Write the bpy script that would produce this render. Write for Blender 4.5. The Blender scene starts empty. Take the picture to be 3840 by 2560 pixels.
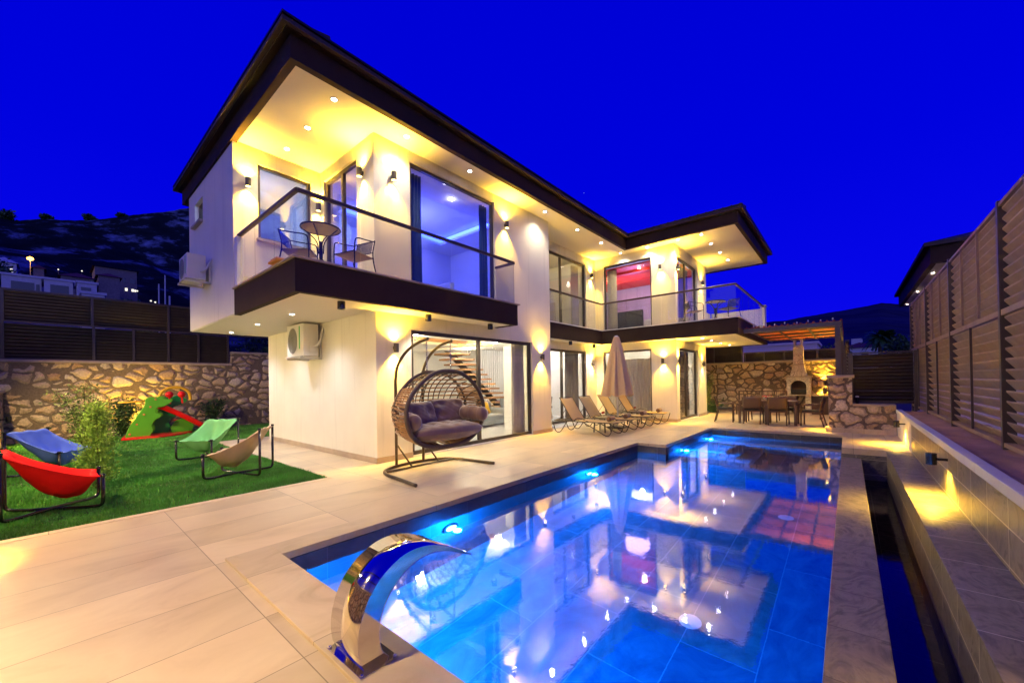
import bpy, math, random
import numpy as np
from mathutils import Vector, Matrix
random.seed(7); rng = np.random.default_rng(11)
PI = math.pi
scene = bpy.context.scene
COL = scene.collection

# ---------------------------------------------------------------- camera
cam_d = bpy.data.cameras.new('camera'); cam = bpy.data.objects.new('camera', cam_d); COL.objects.link(cam)
yaw, pitch, roll = 0.690796, 0.0072915, -0.0161389
fw = Vector((math.cos(yaw)*math.cos(pitch), math.sin(yaw)*math.cos(pitch), math.sin(pitch)))
rt = Vector((math.sin(yaw), -math.cos(yaw), 0)); up = rt.cross(fw)
r2 = rt*math.cos(roll)+up*math.sin(roll); u2 = up*math.cos(roll)-rt*math.sin(roll)
m3 = Matrix((r2, u2, -fw)).transposed()
cam.matrix_world = Matrix.Translation((0, 0, 1.5)) @ m3.to_4x4()
cam_d.sensor_width = 36; cam_d.lens = 1474.3/3840*36
cam_d.shift_x = -41.15/3840; cam_d.shift_y = 140.0/3840
cam_d.clip_start = 0.02; cam_d.clip_end = 4000
scene.camera = cam

# ---------------------------------------------------------------- world: deep blue-hour sky with a few stars
world = bpy.data.worlds.new('World'); scene.world = world; world.use_nodes = True
wn = world.node_tree; wn.nodes.clear()
def wnode(t, **k):
    n = wn.nodes.new(t)
    for a, b in k.items(): setattr(n, a, b)
    return n
wo = wnode('ShaderNodeOutputWorld'); bg = wnode('ShaderNodeBackground'); wl = wn.links.new
tc = wnode('ShaderNodeTexCoord'); sx = wnode('ShaderNodeSeparateXYZ'); wl(tc.outputs['Generated'], sx.inputs[0])
cr = wnode('ShaderNodeValToRGB'); wl(sx.outputs['Z'], cr.inputs[0])
e = cr.color_ramp.elements
e[0].position = 0.0; e[0].color = (0.006, 0.004, 0.80, 1)
e[1].position = 1.0; e[1].color = (0.0, 0.0005, 0.60, 1)
for p, c in ((0.16, (0.002, 0.002, 0.82, 1)), (0.42, (0.0, 0.0008, 0.73, 1))):
    el = e.new(p); el.color = c
vo = wnode('ShaderNodeTexVoronoi'); vo.inputs['Scale'].default_value = 32
wl(tc.outputs['Generated'], vo.inputs['Vector'])
mr = wnode('ShaderNodeMapRange'); mr.inputs['From Min'].default_value = 0.026; mr.inputs['From Max'].default_value = 0.0
mr.inputs['To Min'].default_value = 0; mr.inputs['To Max'].default_value = 1; wl(vo.outputs['Distance'], mr.inputs['Value'])
sepc = wnode('ShaderNodeSeparateColor'); wl(vo.outputs['Color'], sepc.inputs[0])
gt = wnode('ShaderNodeMath', operation='GREATER_THAN'); gt.inputs[1].default_value = 0.9; wl(sepc.outputs[0], gt.inputs[0])
mu = wnode('ShaderNodeMath', operation='MULTIPLY'); wl(gt.outputs[0], mu.inputs[0]); wl(mr.outputs[0], mu.inputs[1])
mxs = wnode('ShaderNodeMix', data_type='RGBA'); wl(mu.outputs[0], mxs.inputs['Factor']); wl(cr.outputs[0], mxs.inputs['A'])
mxs.inputs['B'].default_value = (0.5, 0.6, 1.2, 1)
# last afterglow low in the west, behind the camera
dt = wnode('ShaderNodeVectorMath', operation='DOT_PRODUCT'); wl(tc.outputs['Generated'], dt.inputs[0]); dt.inputs[1].default_value = (-0.80, -0.60, 0.0)
g1 = wnode('ShaderNodeMapRange', interpolation_type='SMOOTHSTEP'); g1.inputs['From Min'].default_value = 0.05; g1.inputs['From Max'].default_value = 0.85; wl(dt.outputs['Value'], g1.inputs['Value'])
g2 = wnode('ShaderNodeMapRange', interpolation_type='SMOOTHSTEP'); g2.inputs['From Min'].default_value = 0.75; g2.inputs['From Max'].default_value = 0.0; wl(sx.outputs['Z'], g2.inputs['Value'])
g3 = wnode('ShaderNodeMath', operation='MULTIPLY'); wl(g1.outputs[0], g3.inputs[0]); wl(g2.outputs[0], g3.inputs[1])
mxg = wnode('ShaderNodeMix', data_type='RGBA'); wl(g3.outputs[0], mxg.inputs['Factor']); wl(mxs.outputs['Result'], mxg.inputs['A']); mxg.inputs['B'].default_value = (0.50, 0.50, 1.15, 1)
wl(mxg.outputs['Result'], bg.inputs['Color']); bg.inputs['Strength'].default_value = 0.9; wl(bg.outputs[0], wo.inputs[0])

scene.view_settings.view_transform = 'Standard'; scene.view_settings.look = 'None'
scene.view_settings.exposure = 0.16; scene.view_settings.gamma = 1
scene.render.engine = 'CYCLES'
cy = scene.cycles
cy.use_denoising = True
cy.max_bounces = 8; cy.diffuse_bounces = 3; cy.glossy_bounces = 4; cy.transmission_bounces = 6; cy.transparent_max_bounces = 16
cy.sample_clamp_indirect = 40.0; cy.sample_clamp_direct = 0
cy.caustics_reflective = False; cy.caustics_refractive = False
cy.use_light_tree = True; cy.blur_glossy = 0.3

# ---------------------------------------------------------------- materials
def mat(name, col=(0.5, 0.5, 0.5), rough=0.5, metal=0.0, spec=0.5, bump=0.0, bscale=40, var=0.0, vscale=3.0, emis=None, estr=0.0, trans=0.0, coat=0.0, sheen=0.0):
    m = bpy.data.materials.new(name); m.use_nodes = True
    nt = m.node_tree; b = nt.nodes['Principled BSDF']; L = nt.links.new
    b.inputs['Base Color'].default_value = (*col, 1); b.inputs['Roughness'].default_value = rough
    b.inputs['Metallic'].default_value = metal; b.inputs['Specular IOR Level'].default_value = spec
    b.inputs['Coat Weight'].default_value = coat; b.inputs['Sheen Weight'].default_value = sheen
    b.inputs['Transmission Weight'].default_value = trans
    if emis: b.inputs['Emission Color'].default_value = (*emis, 1); b.inputs['Emission Strength'].default_value = estr
    t = nt.nodes.new('ShaderNodeTexCoord')
    if var > 0:
        n = nt.nodes.new('ShaderNodeTexNoise'); n.inputs['Scale'].default_value = vscale; n.inputs['Detail'].default_value = 6
        L(t.outputs['Object'], n.inputs['Vector'])
        r = nt.nodes.new('ShaderNodeMapRange'); r.inputs['From Min'].default_value = 0.3; r.inputs['From Max'].default_value = 0.7
        r.inputs['To Min'].default_value = 1-var; r.inputs['To Max'].default_value = 1+var
        L(n.outputs['Fac'], r.inputs['Value'])
        v = nt.nodes.new('ShaderNodeVectorMath'); v.operation = 'SCALE'; v.inputs[0].default_value = col
        L(r.outputs[0], v.inputs['Scale']); L(v.outputs[0], b.inputs['Base Color'])
    if bump > 0:
        n2 = nt.nodes.new('ShaderNodeTexNoise'); n2.inputs['Scale'].default_value = bscale; n2.inputs['Detail'].default_value = 4
        L(t.outputs['Object'], n2.inputs['Vector'])
        bp = nt.nodes.new('ShaderNodeBump'); bp.inputs['Strength'].default_value = bump; bp.inputs['Distance'].default_value = 0.01
        L(n2.outputs['Fac'], bp.inputs['Height']); L(bp.outputs[0], b.inputs['Normal'])
    return m

def nd(nt, t, **k):
    n = nt.nodes.new(t)
    for a, b in k.items(): setattr(n, a, b)
    return n
def ramp(nt, src, stops):
    c = nd(nt, 'ShaderNodeValToRGB'); nt.links.new(src, c.inputs[0]); e = c.color_ramp.elements
    while len(e) < len(stops): e.new(0.5)
    for k, (p, q) in enumerate(stops): e[k].position = p; e[k].color = (*q, 1)
    return c.outputs[0]

def tile_mat(name, swap, tw, th, stops, grout, rough, veinscale, stretch, bumpd, offset=0.0, mortar=0.004, coat=0.0, dist=2.5, shift=(0, 0, 0), spec=0.5):
    """large stone tiles with veins; swap picks which object axes carry the tile grid"""
    m = bpy.data.materials.new(name); m.use_nodes = True; nt = m.node_tree; L = nt.links.new
    b = nt.nodes['Principled BSDF']
    t = nd(nt, 'ShaderNodeTexCoord'); s = nd(nt, 'ShaderNodeSeparateXYZ'); L(t.outputs['Object'], s.inputs[0])
    c = nd(nt, 'ShaderNodeCombineXYZ')
    for k, ax in enumerate(swap):
        a = nd(nt, 'ShaderNodeMath', operation='ADD'); a.inputs[1].default_value = shift[k]; L(s.outputs[ax], a.inputs[0]); L(a.outputs[0], c.inputs[k])
    br = nd(nt, 'ShaderNodeTexBrick'); br.offset = offset; br.offset_frequency = 2
    br.inputs['Scale'].default_value = 1; br.inputs['Brick Width'].default_value = tw; br.inputs['Row Height'].default_value = th
    br.inputs['Mortar Size'].default_value = mortar; br.inputs['Mortar Smooth'].default_value = 0.2
    br.inputs['Color1'].default_value = (0, 0, 0, 1); br.inputs['Color2'].default_value = (1, 1, 1, 1); br.inputs['Mortar'].default_value = (0.5, 0.5, 0.5, 1)
    L(c.outputs[0], br.inputs['Vector'])
    # per-tile offset of the vein pattern
    ad = nd(nt, 'ShaderNodeVectorMath', operation='MULTIPLY_ADD'); L(br.outputs['Color'], ad.inputs[0]); ad.inputs[1].default_value = (7.3, 3.1, 5.7)
    mp = nd(nt, 'ShaderNodeVectorMath', operation='MULTIPLY'); mp.inputs[1].default_value = stretch; L(t.outputs['Object'], mp.inputs[0]); L(mp.outputs[0], ad.inputs[2])
    n = nd(nt, 'ShaderNodeTexNoise'); n.inputs['Scale'].default_value = veinscale; n.inputs['Detail'].default_value = 7; n.inputs['Roughness'].default_value = 0.62; n.inputs['Distortion'].default_value = dist
    L(ad.outputs[0], n.inputs['Vector'])
    colr = ramp(nt, n.outputs['Fac'], stops)
    sc = nd(nt, 'ShaderNodeSeparateColor'); L(br.outputs['Color'], sc.inputs[0])
    mv = nd(nt, 'ShaderNodeMapRange'); mv.inputs['To Min'].default_value = 0.88; mv.inputs['To Max'].default_value = 1.1; L(sc.outputs[0], mv.inputs['Value'])
    vs = nd(nt, 'ShaderNodeVectorMath', operation='SCALE'); L(colr, vs.inputs[0]); L(mv.outputs[0], vs.inputs['Scale'])
    mx = nd(nt, 'ShaderNodeMix', data_type='RGBA'); L(br.outputs['Fac'], mx.inputs['Factor']); L(vs.outputs[0], mx.inputs['A']); mx.inputs['B'].default_value = (*grout, 1)
    L(mx.outputs['Result'], b.inputs['Base Color'])
    rr = nd(nt, 'ShaderNodeMapRange'); rr.inputs['To Min'].default_value = rough; rr.inputs['To Max'].default_value = min(1, rough+0.25); L(n.outputs['Fac'], rr.inputs['Value']); L(rr.outputs[0], b.inputs['Roughness'])
    b.inputs['Coat Weight'].default_value = coat; b.inputs['Specular IOR Level'].default_value = spec
    hs = nd(nt, 'ShaderNodeMath', operation='SUBTRACT'); L(n.outputs['Fac'], hs.inputs[0]); L(br.outputs['Fac'], hs.inputs[1])
    bp = nd(nt, 'ShaderNodeBump'); bp.inputs['Strength'].default_value = 0.5; bp.inputs['Distance'].default_value = bumpd; L(hs.outputs[0], bp.inputs['Height']); L(bp.outputs[0], b.inputs['Normal'])
    return m

def stone_mat(name, scale, stretch, mortarw, stops, mortar, bumpd=0.05, swirl=0.25, sub=False):
    m = bpy.data.materials.new(name); m.use_nodes = True; nt = m.node_tree; L = nt.links.new
    b = nt.nodes['Principled BSDF']; b.inputs['Roughness'].default_value = 0.85; b.inputs['Specular IOR Level'].default_value = 0.25
    t = nd(nt, 'ShaderNodeTexCoord')
    n0 = nd(nt, 'ShaderNodeTexNoise'); n0.inputs['Scale'].default_value = 2.3; n0.inputs['Detail'].default_value = 3; L(t.outputs['Object'], n0.inputs['Vector'])
    sb = nd(nt, 'ShaderNodeVectorMath', operation='SUBTRACT'); L(n0.outputs['Color'], sb.inputs[0]); sb.inputs[1].default_value = (.5, .5, .5)
    sc = nd(nt, 'ShaderNodeVectorMath', operation='SCALE'); L(sb.outputs[0], sc.inputs[0]); sc.inputs['Scale'].default_value = swirl
    ad = nd(nt, 'ShaderNodeVectorMath', operation='ADD'); L(t.outputs['Object'], ad.inputs[0]); L(sc.outputs[0], ad.inputs[1])
    mp = nd(nt, 'ShaderNodeVectorMath', operation='MULTIPLY'); L(ad.outputs[0], mp.inputs[0]); mp.inputs[1].default_value = stretch
    ve = nd(nt, 'ShaderNodeTexVoronoi', feature='DISTANCE_TO_EDGE'); ve.inputs['Scale'].default_value = scale; L(mp.outputs[0], ve.inputs['Vector']); ve.inputs['Randomness'].default_value = 0.85
    vc = nd(nt, 'ShaderNodeTexVoronoi'); vc.inputs['Scale'].default_value = scale; L(mp.outputs[0], vc.inputs['Vector']); vc.inputs['Randomness'].default_value = 0.85
    fn = nd(nt, 'ShaderNodeTexNoise'); fn.inputs['Scale'].default_value = 22; fn.inputs['Detail'].default_value = 8; fn.inputs['Roughness'].default_value = 0.7; L(t.outputs['Object'], fn.inputs['Vector'])
    # ragged stone edge
    rd = nd(nt, 'ShaderNodeMath', operation='MULTIPLY_ADD'); L(vc.outputs['Distance'], rd.inputs[0]); rd.inputs[1].default_value = -0.7; rd.inputs[2].default_value = 0.57 if mortarw > 0.02 else 0.9
    sm = nd(nt, 'ShaderNodeMath', operation='SMOOTH_MIN'); L(ve.outputs['Distance'], sm.inputs[0]); L(rd.outputs[0], sm.inputs[1]); sm.inputs[2].default_value = 0.08
    jm = nd(nt, 'ShaderNodeMath', operation='MULTIPLY_ADD'); L(fn.outputs['Fac'], jm.inputs[0]); jm.inputs[1].default_value = 0.05; L(sm.outputs[0], jm.inputs[2])
    ms = nd(nt, 'ShaderNodeMapRange'); ms.inputs['From Min'].default_value = mortarw+0.02; ms.inputs['From Max'].default_value = mortarw+0.045; L(jm.outputs[0], ms.inputs['Value'])
    s2 = nd(nt, 'ShaderNodeSeparateColor'); L(vc.outputs['Color'], s2.inputs[0])
    base = ramp(nt, s2.outputs[0], stops)
    mv = nd(nt, 'ShaderNodeMapRange'); mv.inputs['From Min'].default_value = 0.3; mv.inputs['From Max'].default_value = 0.7; mv.inputs['To Min'].default_value = 0.55; mv.inputs['To Max'].default_value = 1.3; L(fn.outputs['Fac'], mv.inputs['Value'])
    vs = nd(nt, 'ShaderNodeVectorMath', operation='SCALE'); L(base, vs.inputs[0]); L(mv.outputs[0], vs.inputs['Scale'])
    mx = nd(nt, 'ShaderNodeMix', data_type='RGBA'); L(ms.outputs[0], mx.inputs['Factor']); L(vs.outputs[0], mx.inputs['B'])
    mm = nd(nt, 'ShaderNodeVectorMath', operation='SCALE'); mm.inputs[0].default_value = mortar; L(mv.outputs[0], mm.inputs['Scale']); L(mm.outputs[0], mx.inputs['A'])
    L(mx.outputs['Result'], b.inputs['Base Color'])
    hr = nd(nt, 'ShaderNodeMapRange', interpolation_type='SMOOTHSTEP'); hr.inputs['From Min'].default_value = mortarw; hr.inputs['From Max'].default_value = mortarw+0.2; L(jm.outputs[0], hr.inputs['Value'])
    ha = nd(nt, 'ShaderNodeMath', operation='MULTIPLY_ADD'); L(fn.outputs['Fac'], ha.inputs[0]); ha.inputs[1].default_value = 0.35; L(hr.outputs[0], ha.inputs[2])
    bp = nd(nt, 'ShaderNodeBump'); bp.inputs['Strength'].default_value = 0.9; bp.inputs['Distance'].default_value = bumpd; L(ha.outputs[0], bp.inputs['Height']); L(bp.outputs[0], b.inputs['Normal'])
    return m

def wood_mat(name, c1, c2, rough=0.4, axis=(1, 12, 12), scale=2.0):
    m = bpy.data.materials.new(name); m.use_nodes = True; nt = m.node_tree; L = nt.links.new
    b = nt.nodes['Principled BSDF']; b.inputs['Roughness'].default_value = rough
    t = nd(nt, 'ShaderNodeTexCoord'); mp = nd(nt, 'ShaderNodeVectorMath', operation='MULTIPLY'); mp.inputs[1].default_value = axis; L(t.outputs['Object'], mp.inputs[0])
    n = nd(nt, 'ShaderNodeTexNoise'); n.inputs['Scale'].default_value = scale; n.inputs['Detail'].default_value = 5; n.inputs['Distortion'].default_value = 1; L(mp.outputs[0], n.inputs['Vector'])
    L(ramp(nt, n.outputs['Fac'], [(0.3, c1), (0.7, c2)]), b.inputs['Base Color'])
    return m

def glass_mat(name, tint=(1, 1, 1), base=0.06, edge=0.85, rough=0.0):
    m = bpy.data.materials.new(name); m.use_nodes = True; nt = m.node_tree; nt.nodes.clear(); L = nt.links.new
    o = nd(nt, 'ShaderNodeOutputMaterial'); tr = nd(nt, 'ShaderNodeBsdfTransparent'); tr.inputs[0].default_value = (*tint, 1)
    gl = nd(nt, 'ShaderNodeBsdfGlossy'); gl.inputs['Roughness'].default_value = rough; gl.inputs[0].default_value = (1, 1, 1, 1)
    fr = nd(nt, 'ShaderNodeLayerWeight'); fr.inputs['Blend'].default_value = 0.5
    pwr = nd(nt, 'ShaderNodeMath', operation='POWER'); pwr.inputs[1].default_value = 4.5; L(fr.outputs['Facing'], pwr.inputs[0])
    mr = nd(nt, 'ShaderNodeMapRange'); mr.inputs['To Min'].default_value = base*0.6; mr.inputs['To Max'].default_value = edge; L(pwr.outputs[0], mr.inputs['Value'])
    mx = nd(nt, 'ShaderNodeMixShader'); L(mr.outputs[0], mx.inputs[0]); L(tr.outputs[0], mx.inputs[1]); L(gl.outputs[0], mx.inputs[2]); L(mx.outputs[0], o.inputs[0])
    return m

def emit_mat(name, col, s):
    m = bpy.data.materials.new(name); m.use_nodes = True; nt = m.node_tree; nt.nodes.clear()
    o = nd(nt, 'ShaderNodeOutputMaterial'); em = nd(nt, 'ShaderNodeEmission'); em.inputs[0].default_value = (*col, 1); em.inputs[1].default_value = s
    nt.links.new(em.outputs[0], o.inputs[0]); return m

M = {}
M['plaster'] = mat('stucco plaster', (0.70, 0.67, 0.60), 0.85, bump=0.55, bscale=55, var=0.05, vscale=1.2)
M['soffit'] = mat('white soffit render', (0.72, 0.69, 0.63), 0.8, bump=0.1, bscale=30)
M['inner'] = mat('interior paint', (0.78, 0.77, 0.76), 0.7)
M['fascia'] = mat('dark brown fascia paint', (0.040, 0.024, 0.018), 0.75, spec=0.15, var=0.12, vscale=2)
M['gutter'] = mat('dark gutter metal', (0.045, 0.030, 0.020), 0.28, metal=0.6)
M['rooftile'] = mat('dark roof tiles', (0.05, 0.03, 0.025), 0.7, bump=0.8, bscale=8)
M['frame'] = mat('anthracite window frame', (0.075, 0.060, 0.048), 0.38, metal=0.3)
M['louvre'] = mat('brown louvre metal', (0.32, 0.225, 0.16), 0.5, metal=0.15, var=0.15, vscale=5, bump=0.05, bscale=60)
M['louvredark'] = mat('dark louvre metal', (0.052, 0.040, 0.034), 0.42, metal=0.25, var=0.15, vscale=4)
M['fencepost'] = mat('dark fence post paint', (0.08, 0.062, 0.055), 0.35, metal=0.35)
M['glass'] = glass_mat('window glass', (0.97, 0.98, 0.98), 0.06, 0.8)
M['railglass'] = glass_mat('balustrade glass', (0.86, 0.87, 0.86), 0.05, 0.35)
M['mirrorglass'] = glass_mat('coated window glass', (0.75, 0.8, 0.85), 0.42, 0.95)
M['rail'] = mat('handrail brown metal', (0.065, 0.042, 0.025), 0.5, metal=0.2)
M['white'] = mat('white paint', (0.75, 0.74, 0.72), 0.5)
def weather(m):
    nt = m.node_tree; L = nt.links.new; b = nt.nodes['Principled BSDF']; src = b.inputs['Base Color'].links[0].from_socket
    t = nd(nt, 'ShaderNodeTexCoord'); mp = nd(nt, 'ShaderNodeVectorMath', operation='MULTIPLY'); mp.inputs[1].default_value = (7, 7, 0.35); L(t.outputs['Object'], mp.inputs[0])
    n = nd(nt, 'ShaderNodeTexNoise'); n.inputs['Scale'].default_value = 1.0; n.inputs['Detail'].default_value = 5; L(mp.outputs[0], n.inputs['Vector'])
    r = nd(nt, 'ShaderNodeMapRange'); r.inputs['From Min'].default_value = 0.56; r.inputs['From Max'].default_value = 0.78; r.inputs['To Min'].default_value = 1.0; r.inputs['To Max'].default_value = 0.82; L(n.outputs['Fac'], r.inputs['Value'])
    v = nd(nt, 'ShaderNodeVectorMath', operation='SCALE'); L(src, v.inputs[0]); L(r.outputs[0], v.inputs['Scale']); L(v.outputs[0], b.inputs['Base Color'])
weather(M['plaster']); weather(M['acwhite']) if M.get('acwhite') and M['acwhite'].node_tree.nodes['Principled BSDF'].inputs['Base Color'].links else None
M['skirt'] = mat('beige stone skirting', (0.42, 0.33, 0.25), 0.4, var=0.12, vscale=4)
deckst = [(0.25, (0.48, 0.36, 0.21)), (0.45, (0.62, 0.49, 0.31)), (0.62, (0.68, 0.55, 0.36)), (0.8, (0.58, 0.45, 0.28))]
M['deck'] = tile_mat('beige porcelain deck tiles', (0, 1), 1.2, 0.6, deckst, (0.27, 0.20, 0.125), 0.24, 0.9, (0.9, 1.6, 1), 0.0015, 0.0, 0.0032, dist=1.2, shift=(0.306, 0.06, 0))
M['coping'] = tile_mat('beige coping stone', (0, 1), 3.0, 1.2, deckst, (0.25, 0.18, 0.11), 0.3, 1.3, (1.2, 2.0, 1), 0.003, 0.0, 0.003, dist=1.2)
M['skirtdeck'] = M['coping']
slst = [(0.25, (0.05, 0.047, 0.040)), (0.42, (0.14, 0.125, 0.098)), (0.55, (0.24, 0.212, 0.162)), (0.68, (0.10, 0.092, 0.075)), (0.85, (0.29, 0.255, 0.19))]
M['slate_top'] = tile_mat('slate bench tiles', (0, 1), 0.6, 0.6, slst, (0.55, 0.50, 0.38), 0.3, 2.0, (1, 1.6, 1), 0.008, 0.0, 0.005, dist=3.0, shift=(0.1, 0.3, 0))
M['slate_ledge'] = tile_mat('slate ledge slabs', (0, 1), 0.6, 0.9, slst, (0.06, 0.05, 0.04), 0.33, 1.8, (1, 1.6, 1), 0.03, 0.0, 0.004, dist=3.2, shift=(0.2, 0.5, 0))
M['slate_wall'] = tile_mat('slate wall tiles', (0, 2), 0.6, 0.3, slst, (0.62, 0.56, 0.42), 0.25, 2.0, (1, 1, 1.3), 0.006, 0.0, 0.006, dist=3.0, shift=(0.1, -0.02, 0))
M['slate_x'] = tile_mat('slate end wall tiles', (1, 2), 0.6, 0.3, slst, (0.5, 0.45, 0.35), 0.25, 2.0, (1, 1, 1.3), 0.006, 0.0, 0.005, dist=3.0, shift=(0.1, 0.21, 0))
plst = [(0.3, (0.05, 0.10, 0.14)), (0.5, (0.10, 0.17, 0.22)), (0.7, (0.17, 0.25, 0.30))]
M['pool_floor'] = tile_mat('pool floor slate', (0, 1), 1.2, 0.6, plst, (0.30, 0.36, 0.42), 0.5, 1.6, (1, 1.4, 1), 0.003, 0.5, 0.005, dist=2.5)
M['pool_step'] = tile_mat('pool step slate', (0, 1), 0.6, 0.6, [(0.3, (0.20, 0.24, 0.27)), (0.55, (0.32, 0.36, 0.38)), (0.75, (0.40, 0.44, 0.46))], (0.5, 0.52, 0.5), 0.5, 1.6, (1, 1.4, 1), 0.003, 0.0, 0.004, dist=2.5)
M['pool_wall'] = tile_mat('pool wall slate', (0, 2), 0.6, 0.3, [(0.3, (0.045, 0.05, 0.06)), (0.55, (0.08, 0.085, 0.095)), (0.75, (0.06, 0.065, 0.075))], (0.13, 0.13, 0.13), 0.45, 1.6, (1, 1, 1.4), 0.003, 0.0, 0.003, dist=2.5, shift=(0.1, 0.04, 0))
M['pool_wall_x'] = tile_mat('pool end wall slate', (1, 2), 0.6, 0.3, [(0.3, (0.06, 0.06, 0.06)), (0.55, (0.12, 0.115, 0.105)), (0.75, (0.09, 0.09, 0.085))], (0.3, 0.3, 0.28), 0.45, 1.6, (1, 1, 1.4), 0.003, 0.0, 0.003, dist=2.5, shift=(0.2, 0.04, 0))
st = [(0.0, (0.52, 0.34, 0.18)), (0.25, (0.60, 0.45, 0.29)), (0.5, (0.66, 0.53, 0.37)), (0.75, (0.54, 0.37, 0.21)), (1.0, (0.70, 0.60, 0.46))]
M['stone'] = stone_mat('rubble stone wall', 3.1, (0.85, 0.85, 1.25), 0.075, st, (0.20, 0.15, 0.105), 0.06)
M['stone_near'] = stone_mat('coarse rubble stone wall', 3.2, (0.9, 0.9, 1.1), 0.09, st, (0.19, 0.14, 0.10), 0.05, 0.4)
M['crazy'] = stone_mat('barbecue crazy stone', 4.6, (1, 1, 1), 0.0, [(0, (0.60, 0.54, 0.44)), (1, (0.70, 0.64, 0.54))], (0.09, 0.07, 0.05), 0.015, 0.1)
M['cap'] = mat('stone wall coping', (0.42, 0.34, 0.26), 0.7, var=0.15, vscale=3, bump=0.2)
M['mortar'] = mat('rough brown mortar', (0.42, 0.24, 0.14), 0.9, var=0.25, vscale=2.5, bump=0.9, bscale=18)
M['soil'] = mat('dry ground', (0.05, 0.045, 0.03), 0.95, var=0.3, vscale=0.5)
M['grassbase'] = mat('lawn soil', (0.02, 0.07, 0.01), 0.95, var=0.35, vscale=4, bump=0.6, bscale=60)
M['black'] = mat('black powder coated tube', (0.012, 0.011, 0.011), 0.22, metal=0.2, coat=0.5)
M['steel'] = mat('polished steel', (0.80, 0.74, 0.62), 0.07, metal=1.0)
M['chrome'] = mat('chrome', (0.7, 0.7, 0.7), 0.15, metal=1.0)
M['acwhite'] = mat('air conditioner casing', (0.62, 0.60, 0.57), 0.45)
M['acgrille'] = mat('grille grey plastic', (0.34, 0.34, 0.34), 0.5)
M['acgreen'] = mat('green sticker', (0.05, 0.4, 0.08), 0.5)
M['dark'] = mat('dark recess', (0.02, 0.02, 0.02), 0.6)
M['wicker'] = mat('dark brown wicker', (0.10, 0.068, 0.05), 0.45, bump=0.9, bscale=90)
M['wickerlight'] = mat('brown wicker strands', (0.38, 0.20, 0.08), 0.4, bump=0.4, bscale=90)
M['swingmetal'] = mat('bronze swing frame', (0.10, 0.075, 0.045), 0.3, metal=0.6, var=0.2, vscale=30)
M['velvet'] = mat('taupe velvet', (0.24, 0.14, 0.085), 0.5, sheen=0.8, bump=0.15, bscale=30, var=0.12, vscale=6)
for k, c in (('red', (0.72, 0.008, 0.012)), ('blue', (0.12, 0.22, 0.88)), ('green', (0.22, 0.56, 0.20)), ('tan', (0.66, 0.48, 0.30))):
    M['cloth_'+k] = mat(k+' canvas', c, 0.85, bump=0.4, bscale=9, spec=0.2, var=0.10, vscale=5)
M['pgreen'] = mat('green moulded plastic', (0.10, 0.42, 0.025), 0.35, var=0.08, vscale=3)
M['pgreen2'] = mat('deep green moulded plastic', (0.01, 0.26, 0.06), 0.35)
M['pred'] = mat('red moulded plastic', (0.75, 0.012, 0.012), 0.3)
M['pyellow'] = mat('yellow moulded plastic', (0.75, 0.42, 0.02), 0.35)
M['sling'] = mat('beige sling mesh', (0.50, 0.35, 0.16), 0.75, bump=0.1, bscale=120)
M['lframe'] = mat('taupe lounger frame', (0.10, 0.082, 0.06), 0.35, metal=0.3)
M['towel'] = mat('brown towel', (0.17, 0.09, 0.05), 0.95, bump=0.9, bscale=70, sheen=0.4)
M['canvas'] = mat('beige parasol canvas', (0.72, 0.50, 0.25), 0.85, bump=0.1, bscale=80)
M['rattan'] = mat('dark brown rattan', (0.095, 0.052, 0.028), 0.45, bump=0.5, bscale=110)
M['rattanf'] = mat('brown resin frame', (0.085, 0.045, 0.026), 0.4)
M['cushd'] = mat('dark seat cushion', (0.012, 0.012, 0.014), 0.7)
M['orange'] = mat('orange painted boarding', (0.80, 0.20, 0.03), 0.5, bump=0.15, bscale=20)
M['pergola'] = mat('grey brown steel section', (0.07, 0.055, 0.06), 0.4, metal=0.3)
M['rooftile2'] = mat('red clay tiles', (0.30, 0.06, 0.03), 0.7)
M['leaf'] = mat('olive leaf', (0.13, 0.19, 0.035), 0.5, var=0.4, vscale=9)
M['leafcy'] = mat('cypress foliage', (0.22, 0.38, 0.05), 0.6, var=0.45, vscale=7)
M['leafdk'] = mat('dark shrub leaf', (0.03, 0.08, 0.02), 0.5, var=0.4, vscale=7)
M['blade'] = mat('grass blade', (0.075, 0.30, 0.035), 0.55, var=0.45, vscale=1.3)
M['blade2'] = mat('pale grass blade', (0.15, 0.24, 0.05), 0.6)
M['bark'] = mat('bark', (0.07, 0.045, 0.025), 0.9, bump=0.8, bscale=30)
M['navy'] = mat('blue velvet curtain', (0.006, 0.05, 0.16), 0.8, sheen=0.5)
M['sheer'] = mat('sheer cream curtain', (0.62, 0.56, 0.46), 0.9, trans=0.0)
M['greycurt'] = mat('grey curtain', (0.20, 0.17, 0.15), 0.9)
M['gloss'] = mat('white glossy floor tile', (0.72, 0.72, 0.73), 0.12)
M['oak'] = wood_mat('oak tread', (0.35, 0.17, 0.07), (0.50, 0.28, 0.13))
M['greysofa'] = mat('grey upholstery', (0.25, 0.27, 0.29), 0.85, bump=0.1)
M['redceil'] = mat('red ceiling paint', (0.85, 0.045, 0.02), 0.5)
M['bed'] = mat('dark bed fabric', (0.05, 0.05, 0.07), 0.8)
M['linen'] = mat('white linen', (0.75, 0.75, 0.78), 0.85)
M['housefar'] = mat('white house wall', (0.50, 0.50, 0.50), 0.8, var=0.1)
M['housegrey'] = mat('dark grey render wall', (0.16, 0.14, 0.14), 0.9, var=0.2)  # darker grey wall colour for some far houses and lamp poles
M['roofred'] = mat('red tile roof far', (0.14, 0.035, 0.025), 0.8)
M['glassfar'] = mat('far window', (0.03, 0.05, 0.09), 0.15)
M['neigh'] = mat('neighbour house render', (0.72, 0.56, 0.50), 0.85, bump=0.2)
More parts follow.
